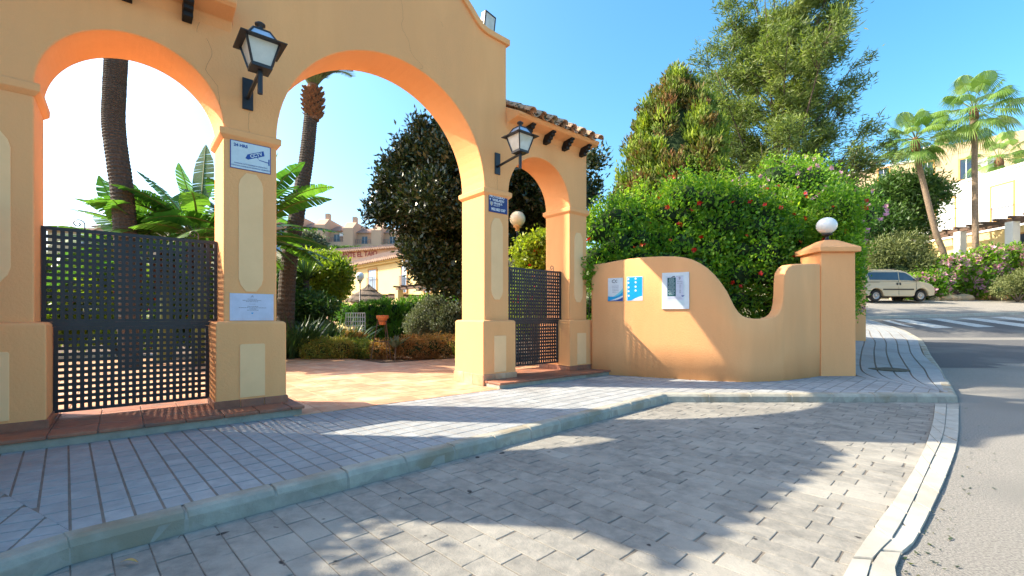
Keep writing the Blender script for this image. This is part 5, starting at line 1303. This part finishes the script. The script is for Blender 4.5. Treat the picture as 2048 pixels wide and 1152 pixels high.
# ================================================================== GARDEN FURNITURE
p = at(765, 720, 12.1)
e = empty('plant_stand', (p.x, p.y, ZS), 'orange clay pot on a tall thin iron three legged stand by the flower bed', 'plant stand')
mb = MB(); mb.lathe([(.07, .92), (.085, .925), (.125, 1.08), (.125, 1.09), (.155, 1.09), (.16, 1.175), (.14, 1.18), (.13, 1.10), (.02, 1.09)], n=20); mb.build('clay_pot', M['pot'], e)
mb = MB(); mb.lathe([(.118, 1.02), (.124, 1.02), (.124, 1.035), (.118, 1.035)], n=20); mb.build('ring', M['iron'], e)
for a in (R(200), R(330), R(80)):
    mb = MB(); mb.tube([(.12*math.cos(a), .12*math.sin(a), 1.03), (.30*math.cos(a), .30*math.sin(a), 0)], .011, 6); mb.build('leg', M['oldwood'], e)
mb = MB(); mb.tube([(.215*math.cos(R(200)), .215*math.sin(R(200)), .48), (.215*math.cos(R(330)), .215*math.sin(R(330)), .48), (.215*math.cos(R(80)), .215*math.sin(R(80)), .48), (.215*math.cos(R(200)), .215*math.sin(R(200)), .48)], .005, 5); mb.build('brace', M['iron'], e)
def lamp_post(px, py, pyb, Y, label, r=.2, m='globe'):
    t = at(px, py, Y); zb = .12; e = empty('lamp_post', (t.x, Y, zb), label, 'lamp post', 'globe lamp posts in the garden'); h = t.z-zb
    mb = MB(); mb.lathe([(.07, 0), (.07, .12), (.032, .2), (.03, h-r-.10)], n=12); mb.build('pole', M['iron'], e, True)
    mb = MB(); mb.lathe([(.035, h-r-.12), (.06, h-r-.10), (.05, h-r-.05), (.10, h-r-.02), (.11, h-r+.02), (.07, h-r+.03)], n=16); mb.build('lamp_collar', M['orange'] if m == 'globey' else M['alu'], e, True)
    mb = MB(); mb.lathe([(r*math.sin(math.pi*k/18)+.001, h-r*math.cos(math.pi*k/18)) for k in range(1, 18)], n=24); mb.build('globe', M[m], e, True)
lamp_post(1035, 438, 540, 11.8, 'globe lamp post behind the small arch gate, near the third pier', .2, 'globey')
lamp_post(720, 553, 640, 21.5, 'globe lamp post in front of the yellow building', .2)
p = at(737, 640, 24.5); e = empty('thatched_parasol', (p.x, 24.5, .1), 'round thatched straw parasol behind the cypress hedge', 'parasol')
mb = MB(); mb.lathe([(.05, 0), (.045, 2.7)], n=8); mb.build('pole', M['oldwood'], e, True)
mb = MB(); rg_ = []
for (r, z) in ((.02, 2.92), (.12, 2.82), (.45, 2.6), (.46, 2.54), (.85, 2.33), (.86, 2.26), (1.18, 2.08), (1.2, 1.95), (1.12, 2.0), (.3, 2.5)):
    rg_.append([((r*random.uniform(.96, 1.04))*math.cos(a), (r*random.uniform(.96, 1.04))*math.sin(a), z+random.uniform(-.02, .02)) for a in [2*math.pi*k/30 for k in range(30)]])
mb.loft(rg_); mb.build('thatch_canopy', M['thatch'], e)
# white lattice fence piece
p = at(692, 668, 16.3); e = empty('lattice_fence', (p.x, 16.3, .12), 'small white painted lattice fence left of the cypress hedge', 'fence')
wd = 38/F*16.3; z1 = at(0, 626, 16.3).z-.12
for k in range(9): mb = MB(); mb.box((wd*k/8-.014, -.01, .1), (wd*k/8+.014, 0, z1)); mb.build('upright_slat', M['white2'], e)
for k in range(9): mb = MB(); mb.box((0, .001, .1+(z1-.1)*k/8-.014), (wd, .01, .1+(z1-.1)*k/8+.014)); mb.build('cross_slat', M['white2'], e)

# ================================================================== BUILDINGS
def bld(name, label, loc, cat='building', group=None): return empty(name, loc, label, cat, group)
class Face:        # a facade frame: origin o, along direction d, outward normal n
    def __init__(s, o, d): s.o = Vector(o); s.d = Vector(d).normalized(); s.n = Vector((s.d.y, -s.d.x, 0))
    def p(s, a, out, z): return s.o+s.d*a+s.n*out+Vector((0, 0, z))
    def box(s, mb, a0, a1, o0, o1, z0, z1, m=0):
        v = [s.p(a0,o0,z0),s.p(a1,o0,z0),s.p(a1,o1,z0),s.p(a0,o1,z0),s.p(a0,o0,z1),s.p(a1,o0,z1),s.p(a1,o1,z1),s.p(a0,o1,z1)]
        mb.add(v, [(0,3,2,1),(4,5,6,7),(0,1,5,4),(1,2,6,5),(2,3,7,6),(3,0,4,7)], m)
def part(f, name, mat, e, *b, bev=0):
    mb = MB()
    for q in b: f.box(mb, *q)
    o = mb.build(name, mat, e, bev=bev); o.location = -e.location; return o
def window(f, e, a0, a1, z0, z1, frame=None, pane=None, rail=False, depth=.10):
    w_ = part(f, 'window', frame or M['orange'], e, (a0-.12, a0, 0, .05, z0-.05, z1+.12), (a1, a1+.12, 0, .05, z0-.05, z1+.12), (a0, a1, 0, .05, z1, z1+.12), (a0, a1, 0, .06, z0-.06, z0))
    def sub(name, mat, *b):
        mb = MB()
        for q in b: f.box(mb, *q)
        o = mb.build(name, mat, w_); return o
    sub('pane', pane or M['glass'], (a0, a1, .002, .02, z0, z1))
    sub('mullion', M['white2'], ((a0+a1)/2-.03, (a0+a1)/2+.03, .021, .035, z0, z1))
    if rail:
        n = 7; sub('railing', M['railing'], *([(a0-.05+(a1-a0+.1)*k/n-.012, a0-.05+(a1-a0+.1)*k/n+.012, .16, .184, z0, z0+1.0) for k in range(n+1)]+[(a0-.07, a1+.07, .15, .19, z0+1.0, z0+1.04)]))
    return w_
def tiled_roof(name, e, f, a0, a1, o0, z0, o1, z1, mat=None, step=.25, th=.1):
    mb = MB(); n = int((a1-a0)/step); prof = []
    for k in range(n*4+1):
        a = a0+(a1-a0)*k/(n*4); prof.append((a, .05*math.cos(k*math.pi/2)))
    top = [[f.p(a, o0, z0+b), f.p(a, o1, z1+b)] for a, b in prof]
    vs = [v for r in top for v in r]; vs += [v-Vector((0, 0, th+.05)) for v in vs]; N_ = len(prof)*2; fs = []
    for k in range(len(prof)-1):
        fs += [(2*k, 2*k+1, 2*k+3, 2*k+2), (N_+2*k, N_+2*k+2, N_+2*k+3, N_+2*k+1), (2*k, 2*k+2, N_+2*k+2, N_+2*k), (2*k+1, N_+2*k+1, N_+2*k+3, 2*k+3)]
    fs += [(0, N_, N_+1, 1), (N_-2, N_-1, 2*N_-1, 2*N_-2)]
    mb.add(vs, fs); o = mb.build(name, mat or M['farroof'], e); o.location = -e.location; return o
# yellow building
a = at(672, 600, 35.5); b = at(960, 600, 22.5); a.z = b.z = 0
f = Face(a, b-a); L = (b-a).length
e = bld('yellow_building', 'yellow rendered building with tiled eaves behind the cypress hedge', (a.x, a.y, 0))
part(f, 'wall', M['yellowwall'], e, (0, L, -6, 0, 0, 5.05))
def apx(px):
    k = (px-1024)/F; return (k*f.o.y-f.o.x)/(f.d.x-k*f.d.y)
for (p0, p1, t, bt) in ((738,753,540,585),(804,814,532,585),(850,862,545,585)):
    s0, s1 = apx(p0), apx(p1); Ym = f.p((s0+s1)/2, 0, 0).y; window(f, e, s0, s1, max(1.9, H+(HY-bt)/F*Ym), H+(HY-t)/F*Ym, rail=True, pane=M['shutter'])
s0, s1 = apx(676), apx(686); window(f, e, s0, s1, 2.0, 3.4, rail=True)
part(f, 'eaves', M['yellowwall'], e, (-.2, L+.2, 0, .35, 4.85, 5.0), (-.2, L+.2, 0, .2, 4.72, 4.85))
tiled_roof('roof', e, f, -.3, L+.3, .5, 5.05, -3.6, 6.5)
# pergolas before it
e = bld('pergola', 'weathered wooden pergola beams before the yellow building', (b.x, b.y, 0), 'pergola')
f2 = Face(f.p(0, 1.6, 0), f.d)
for (s0, s1, z) in ((apx(790), apx(850), 2.35), (apx(845), L, 2.75), (apx(680), apx(705), 1.6), (apx(752), apx(790), 2.1)):
    part(f2, 'beam', M['oldwood'], e, (s0, s1, 0, .12, z, z+.12)); part(f2, 'beam', M['oldwood'], e, (s0, s1, -1.3, -1.18, z, z+.12))
    n = max(2, int((s1-s0)/.75))
    for k in range(n): q = s0+(s1-s0)*(k+.5)/n; part(f2, 'rafter', M['oldwood'], e, (q-.05, q+.05, -1.5, .45, z+.121, z+.21))
    part(f2, 'post', M['yellowwall'], e, (s0+.1, s0+.45, -.1, .22, 0, z-.001))
# restaurant
a = at(628, 600, 42); b = at(800, 600, 38); a.z = b.z = 0; f = Face(a, b-a); L = (b-a).length; zt = at(0, 497, 41).z
e = bld('restaurant_building', 'low pink building with tile coping and red RESTAURANTE EL TAJO letters', (a.x, a.y, 0), 'restaurant')
part(f, 'wall', M['pinkwall'], e, (0, L, -.6, 0, 0, zt-.25)); tiled_roof('coping', e, f, -.2, L+.2, .35, zt-.25, -.5, zt+.05)
part(f, 'side_wall', M['pinkwall'], e, (-1.4, -.001, -4, 0, 0, zt-.6)); tiled_roof('side_coping', e, f, -1.5, -.25, .3, zt-.7, -1.2, zt-.3)
cu = text('RESTAURANTE EL TAJO', .62, 0, 0, M['redletter'], None, bold=.012)
cu.parent = e; cc = f.p(L*.42, .03, zt-.72); cu.matrix_local = Matrix.Translation(cc-e.location)@Matrix.Rotation(math.atan2(f.d.y, f.d.x), 4, 'Z')
# hedge below apartments
lst = [(600+k*9, 500+random.uniform(-1.5, 1.5), 5.5) for k in range(26)]
cl = cl_px(lst, 72); bushy('clipped_hedge', (at(700,500,72).x, 72, 9), cl, 'long clipped hedge below the terraced apartments', 'hedge', LF['dkgreen'], 2200, 6, .25, .15, twig=.12, stem=False, cshift=.15)
cl = cl_px([(605,485,18),(625,488,16),(590,500,18),(640,492,10),(610,510,16)], 55); bushy('grey_tree', (at(610,560,55).x, 55, 6), cl, 'hazy green tree left of the terraced apartments', 'tree', LF['grey'], 1800, 6, .4, .2, twig=.3, stem=False)
# terraced apartments
e = bld('apartment_terrace', 'row of stepped salmon terraced apartments on the hill with balconies', (at(700,500,90).x, 90, 14))
units = []
UW = 58/F*90
for i in range(-5, 6):
    px0 = 652+i*56; tp = 443-0+(i if i > 0 else -i*.2)*0; st = (i*1.6)
    y0 = 90+abs(i)*0; f = Face(at(px0, 600, 90+i*1.2), (1, .0, 0)); f.o.z = 0; zt = 1.25+(635-(462+ (2 if i%2 else 0)-(6 if i <= -1 else 0)))/F*90; zb = 12.5
    part(f, 'wall', M['pinkwall'], e, (0, UW-1.9, -8, 0, zb, zt+.0))
    mb = MB(); pr = [(-8, zb), (1.2, zb), (1.2, zt+.4), (-1, zt+1.9), (-8, zt+1.9)]
    mb.prism(pr, lambda o_, z, a_: f.p(a_, o_, z), UW-1.9, UW-.02); o = mb.build('fin_wall', M['pinkwall'], e); o.location = -e.location
    tiled_roof('roof', e, f, -.05, UW-1.95, .3, zt+.05, -4, zt+1.7, step=.6)
    part(f, 'chimney', M['pinkwall'], e, (UW-1.0, UW-.2, -2.4, -1.4, zt+1.9, zt+3.1))
    part(f, 'balcony', M['pinkwall'], e, (.2, UW-1.91, .01, 1.1, zt-3.3, zt-2.3))
    part(f, 'railing', M['railing'], e, (.2, UW-1.91, 1.0, 1.06, zt-1.55, zt-1.48), *[(.2+k*.42, .24+k*.42, 1.0, 1.05, zt-2.3, zt-1.55) for k in range(9)])
    window(f, e, 1.6, 2.7, zt-2.2, zt-.7, frame=M['pinkwall'])
    if i % 2 == 0: part(f, 'awning', M['shutter'], e, (1.0, UW-2.1, .0, .9, zt-5.3, zt-3.9))
    else: window(f, e, 1.2, 3.3, zt-5.3, zt-3.7, frame=M['pinkwall'])
    if i == 0: part(f, 'air_conditioner', M['white2'], e, (UW-2.9, UW-2.0, .02, .4, zt-1.1, zt-.4))
# far left low buildings through left arch
for i, (p0, p1, tp, lb) in enumerate(((95,190,452,'pale tan house with sloping roof farthest left behind the left gate'), (190,262,444,'salmon house behind the smaller banana plant'), (300,420,450,'salmon house behind the large banana plant'))):
    Yb = 62; a = at(p0, 600, Yb); b = at(p1, 600, Yb); a.z = b.z = 0; f = Face(a, b-a); L = (b-a).length; zt = at(0, tp, Yb).z
    e = bld('far_house', lb, (a.x, a.y, 6), 'house', 'houses behind the left gate'); part(f, 'wall', M['pinkwall'] if i else M['tanwall'], e, (0, L, -6, 0, 5, zt-.6)); tiled_roof('roof', e, f, -.2, L+.2, .4, zt-.6, -3, zt+.3, step=.5)
    window(f, e, L*.3, L*.3+1, zt-2.6, zt-1.2, frame=M['white2']); window(f, e, L*.65, L*.65+1, zt-2.6, zt-1.2, frame=M['white2'])
# white house right
f = Face((36.4, 41.0, 0), (0, -1, 0)); e = bld('white_house', 'white house with ochre framed windows and pergola behind the fan palms', (30.3, 34, 2.5), 'house')
ZT = 12.1
part(f, 'wall', M['whitewall'], e, (0, 11.2, -5.8, 0, 2, ZT)); part(f, 'wall', M['whitewall'], e, (11.201, 26, -5.8, 1.0, 2, ZT+.3))
part(f, 'parapet', M['whitewall'], e, (-.05, 11.15, -.3, .08, ZT+.001, ZT+.2))
part(f, 'chimney', M['whitewall'], e, (4.1, 5.0, -1.9, -1.0, ZT+.2, ZT+1.5)); part(f, 'chimney_cap', M['whitewall'], e, (4.0, 5.1, -2.0, -.9, ZT+1.501, ZT+1.7))
part(f, 'lower_storey', M['yellowwall'], e, (.4, 26, 1.01, 1.3, 2, 7.6))
for (y0, y1) in ((39.2, 37.6), (34.7, 33.2)):
    window(f, e, 41-y0, 41-y1, 8.5, 11.1, rail=True, pane=M['white2'])
fb = Face(f.p(0, 1.3, 0), f.d)
for (a0, a1, z0, z1) in ((1.6, 2.8, 4.0, 6.6), (9.2, 10.6, 4.4, 7.0), (5.2, 6.6, 3.9, 6.4), (13, 14.4, 4.4, 7.0)): window(fb, e, a0, a1, z0, z1)
e2 = bld('pergola', 'dark wooden pergola along the front of the white house', (35, 36, 7.7), 'pergola')
part(f, 'beam', M['oldwood'], e2, (-.6, 19, 2.5, 2.68, 7.72, 7.93)); part(f, 'beam', M['oldwood'], e2, (-.6, 19, 1.4, 1.58, 7.72, 7.93))
for k in range(20): part(f, 'rafter', M['oldwood'], e2, (-.3+k*.95, -.15+k*.95, 1.31, 3.0, 7.931, 8.08))
for k in range(5): part(f, 'post', M['whitewall'], e2, (2.6+k*3.6, 3.1+k*3.6, 2.3, 2.8, 2, 7.719))
# tan building behind
a = Vector((36.2, 48.6, 0)); b = Vector((46.5, 38.0, 0)); f = Face(a, b-a); L = (b-a).length
e = bld('tan_building', 'tan apartment building with flat parapet behind the leaning fan palm', (a.x, a.y, 5)); ZT = 17.4
part(f, 'wall', M['tanwall'], e, (-1, L, -9, 0, 4, ZT-.8)); part(f, 'wall', M['tanwall'], e, (6.2, L, -9, .02, ZT-.799, ZT+.2))
part(f, 'parapet', M['whitewall'], e, (-1.05, 6.19, -.4, .08, ZT-.799, ZT-.62))
def apx2(px):
    k = (px-1024)/F; return (k*f.o.y-f.o.x)/(f.d.x-k*f.d.y)
for (p0, p1, t, bt) in ((1757,1778,337,362),(1843,1866,325,352),(1920,1945,318,358)):
    s0, s1 = apx2(p0), apx2(p1); Ym = f.p((s0+s1)/2, 0, 0).y; window(f, e, s0, s1, H+(HY-bt)/F*Ym, H+(HY-t)/F*Ym, rail=False)
part(f, 'chimney', M['tanwall'], e, (apx2(1868), apx2(1896), -2, -1, ZT+.2, ZT+1.2)); part(f, 'chimney', M['tanwall'], e, (apx2(1738), apx2(1748), -1.2, -.6, ZT-.6, ZT+.3))
part(f, 'roof_ridge', M['whitewall'], e, (apx2(1845), apx2(1862), -2, -.5, ZT-.5, ZT+.6))

# ================================================================== VAN
vp = hit(1793, 604); vp = Vector((at(1773, 604, 26.8).x, 26.8, 0)); vp.z = terr(vp.x, vp.y)
van = empty('parked_van', vp, 'beige small van parked side on beyond the zebra crossing', 'van', rz=R(2))
HWD = .86
def vp_(x, z, y):       # tumblehome
    k = 1 if z < .95 else 1-.16*(z-.95)/.9
    return (x, y*k, z)
def arch(cx, r, n=9): return [(cx-r*math.cos(math.pi*k/n), .34+r*math.sin(math.pi*k/n)) for k in range(n+1)]
low_ = [(-2.03, .42)]+[(-1.78, .30)]+[(p[0], p[1]) for p in arch(-1.32, .40)]+[(-.85, .28), (.80, .28)]+arch(1.30, .40)+[(1.78, .30), (2.05, .34), (2.09, .62), (2.04, .82), (1.80, 1.00), (1.25, 1.13), (-2.02, 1.13), (-2.06, .80)]
lo2 = []
for q in low_:
    if not lo2 or math.hypot(q[0]-lo2[-1][0], q[1]-lo2[-1][1]) > .01: lo2.append(q)
mb = MB(); mb.prism(lo2, lambda a, b, d: vp_(a, b, d), -HWD, HWD); mb.build('body', M['vanpaint'], van, bev=.03, seg=2)
up_ = [(-2.01, 1.131), (1.20, 1.131), (.75, 1.50), (.52, 1.66), (.2, 1.76), (-.4, 1.81), (-1.5, 1.80), (-1.86, 1.74), (-1.95, 1.5)]
mb = MB(); mb.prism(up_, lambda a, b, d: vp_(a, b, d), -HWD, HWD); mb.build('roof_cabin', M['vanpaint'], van, bev=.03, seg=2)
def glassp(name, pts, mat):
    for sg in (-1, 1):
        mb = MB(); mb.prism(pts, lambda a, b, d: (lambda v: (v[0], v[1]+sg*d, v[2]))(vp_(a, b, sg*HWD)), -.001, .012); mb.build(name, mat, van)
glassp('side_window', [(-1.82, 1.62), (-1.70, 1.22), (-.95, 1.21), (-.02, 1.20), (-.02, 1.66), (-1.6, 1.65)], M['glass'])
glassp('side_window', [(.04, 1.20), (1.02, 1.17), (.72, 1.42), (.42, 1.62), (.04, 1.66)], M['glass'])
glassp('door_trim', [(-.95, .64), (.85, .64), (.85, .71), (-.95, .71)], M['plastic'])
glassp('door_handle', [(-.16, .92), (-.08, .92), (-.08, 1.06), (-.16, 1.06)], M['plastic'])
glassp('door_handle', [(.02, .92), (.10, .92), (.10, 1.06), (.02, 1.06)], M['plastic'])
glassp('slide_rail', [(-1.95, 1.07), (-1.15, 1.07), (-1.15, 1.085), (-1.95, 1.085)], M['plastic'])
glassp('door_seam', [(-.035, .32), (-.025, .32), (-.025, 1.19), (-.035, 1.19)], M['plastic'])
glassp('door_seam', [(1.00, .45), (1.01, .45), (1.01, 1.12), (1.0, 1.12)], M['plastic'])
mb = MB(); mb.add([vp_(1.215, 1.15, -.78), vp_(1.215, 1.15, .78), vp_(.60, 1.64, .70), vp_(.60, 1.64, -.70)], [(0,1,2,3)]); o = mb.build('windscreen', M['glass'], van); s_ = o.modifiers.new('s', 'SOLIDIFY'); s_.thickness = .02; s_.offset = 0
o.location = (.025, 0, .03)
mb = MB(); mb.box((1.93, -.84, .30), (2.13, .84, .72)); mb.build('front_bumper', M['plastic'], van, bev=.05); mb = MB(); mb.box((-2.10, -.84, .32), (-1.96, .84, .78)); mb.build('rear_bumper', M['plastic'], van, bev=.04)
for sg in (-1, 1):
    mb = MB(); mb.box((1.78, sg*.62-.14, .78), (2.04, sg*.62+.14, .95)); mb.build('headlight', M['frost'], van, bev=.03)
    mb = MB(); mb.box((1.02, sg*.86-.01 if sg < 0 else .85, 1.16), (1.14, sg*.86+.15 if sg > 0 else -.85, 1.32)); 
    mb = MB(); y0, y1 = (.84, 1.02) if sg > 0 else (-1.02, -.84); mb.box((1.0, y0, 1.17), (1.12, y1, 1.34)); mb.build('wing_mirror', M['plastic'], van, bev=.02)
    mb = MB(); mb.tube([(-1.7, sg*.58, 1.84), (-1.6, sg*.58, 1.87), (.0, sg*.58, 1.87), (.1, sg*.58, 1.84)], .015, 6); mb.build('roof_rail', M['plastic'], van)
for cx in (-1.32, 1.30):
    for sg in (-1, 1):
        y0 = sg*.72; wh = MB(); n = 24
        def ring(r, y): return [(cx+r*math.cos(2*math.pi*k/n), y, .315+r*math.sin(2*math.pi*k/n)) for k in range(n)]
        o_ = sg*.10; wh.loft([ring(.19, y0-o_*.8), ring(.30, y0-o_), ring(.315, y0-o_*.6), ring(.315, y0+o_*.7), ring(.30, y0+o_*1.05), ring(.20, y0+o_*1.0), ring(.19, y0+o_*.5)]); wo_ = wh.build('wheel', M['rubber'], van)
        rm = MB(); rm.loft([ring(.195, y0+o_*.55), ring(.195, y0+o_*.98), ring(.175, y0+o_*.95), ring(.15, y0+o_*.72), ring(.06, y0+o_*.80), ring(.05, y0+o_*.92)]); rm.build('rim', M['rim'], wo_, True)
        rm = MB()
        for k in range(8): a = 2*math.pi*k/8; rm.tube([(cx+.105*math.cos(a), y0+o_*.70, .315+.105*math.sin(a)), (cx+.105*math.cos(a), y0+o_*.80, .315+.105*math.sin(a))], .02, 6)
        rm.build('rim_hole', M['plastic'], wo_)
mb = MB(); mb.box((-1.7, -.7, .26), (1.8, .7, .6)); mb.build('underbody', M['plastic'], van)

# fallen leaves and petals
def fallen(px, py, z, ln, mat, label, rz, cat='leaf'):
    p = atz(px, py, z) if py > 700 else hit(px, py); mb = MB(); n = 6; pts = []
    for k in range(n+1):
        t = k/n; w_ = ln*.16*math.sin(math.pi*(.05+.9*t)); h = .012*math.sin(math.pi*t)+.004; pts.append(((t-.5)*ln, -w_, h+w_*.6)); pts.append(((t-.5)*ln, w_*.9, h+w_*.4))
    mb.add(pts, [(2*k, 2*k+1, 2*k+3, 2*k+2) for k in range(n)]); o = mb.build('fallen_leaf', mat, None, True); o.location = (p.x, p.y, z+.003); o.rotation_euler = (0, 0, rz)
    so_ = o.modifiers.new('s', 'SOLIDIFY'); so_.thickness = .001
    tag(o, label, cat)
lb1 = flat('dry_yellow_leaf', (.45,.30,.10)); lb2 = flat('brown_leaf', (.12,.06,.03)); lb3 = flat('red_petal_dry', (.25,.015,.02))
fallen(258, 1128, .014, .085, lb1, 'curled yellow leaf lying on the bay near the kerb at lower left', .1)
fallen(362, 1078, .014, .03, lb2, 'small brown leaf scrap against the kerb at lower left', .8)
fallen(800, 1001, .014, .03, lb2, 'small dark leaf in the shade near the middle of the bay', 1.2)
for (px, py) in ((1285,757.9),(1302,760),(1380,758.8),(1391,759),(1478,758.6),(1502,759.3),(1532,757.8)):
    fallen(px, py+3, ZS, .05, lb3, 'dark red petal lying on the pavement at the foot of the curved wall', random.uniform(0, 3), 'petal')
for o in bpy.data.objects:
    if o.name.startswith('fallen_leaf') and o.get('category') == 'petal': o['group'] = 'petals at the foot of the curved wall'
# people-free scene; left hedge outside the frame that shades the near bay

# grit and dry scraps along the street side of the gutter
P = []; D = []
L3 = catmull(go, 10)
for k in range(130):
    p = random.choice(L3[:-12]); r_ = abs(random.gauss(0, .10)); P.append((p.x+.02+r_*.8+random.gauss(0, .03), p.y-r_*.5+random.gauss(0, .03), .006+random.random()*.006)); a = random.uniform(0, 6.28); D.append((math.cos(a), math.sin(a), .15))
k_ = len(P); sz = np.array([random.choice((.010, .014, .02, .035)) for _ in range(k_)])
g = link('dry_litter', leafmesh('dry_litter', np.array(P), np.array(D), sz, sz*.5, LF['ficus'], up=np.tile(np.array([[0, 0, 3.0]]), (k_, 1)))); tag(g, 'dry leaf scraps and grit scattered along the street edge of the gutter stones', 'litter', kind='stuff')
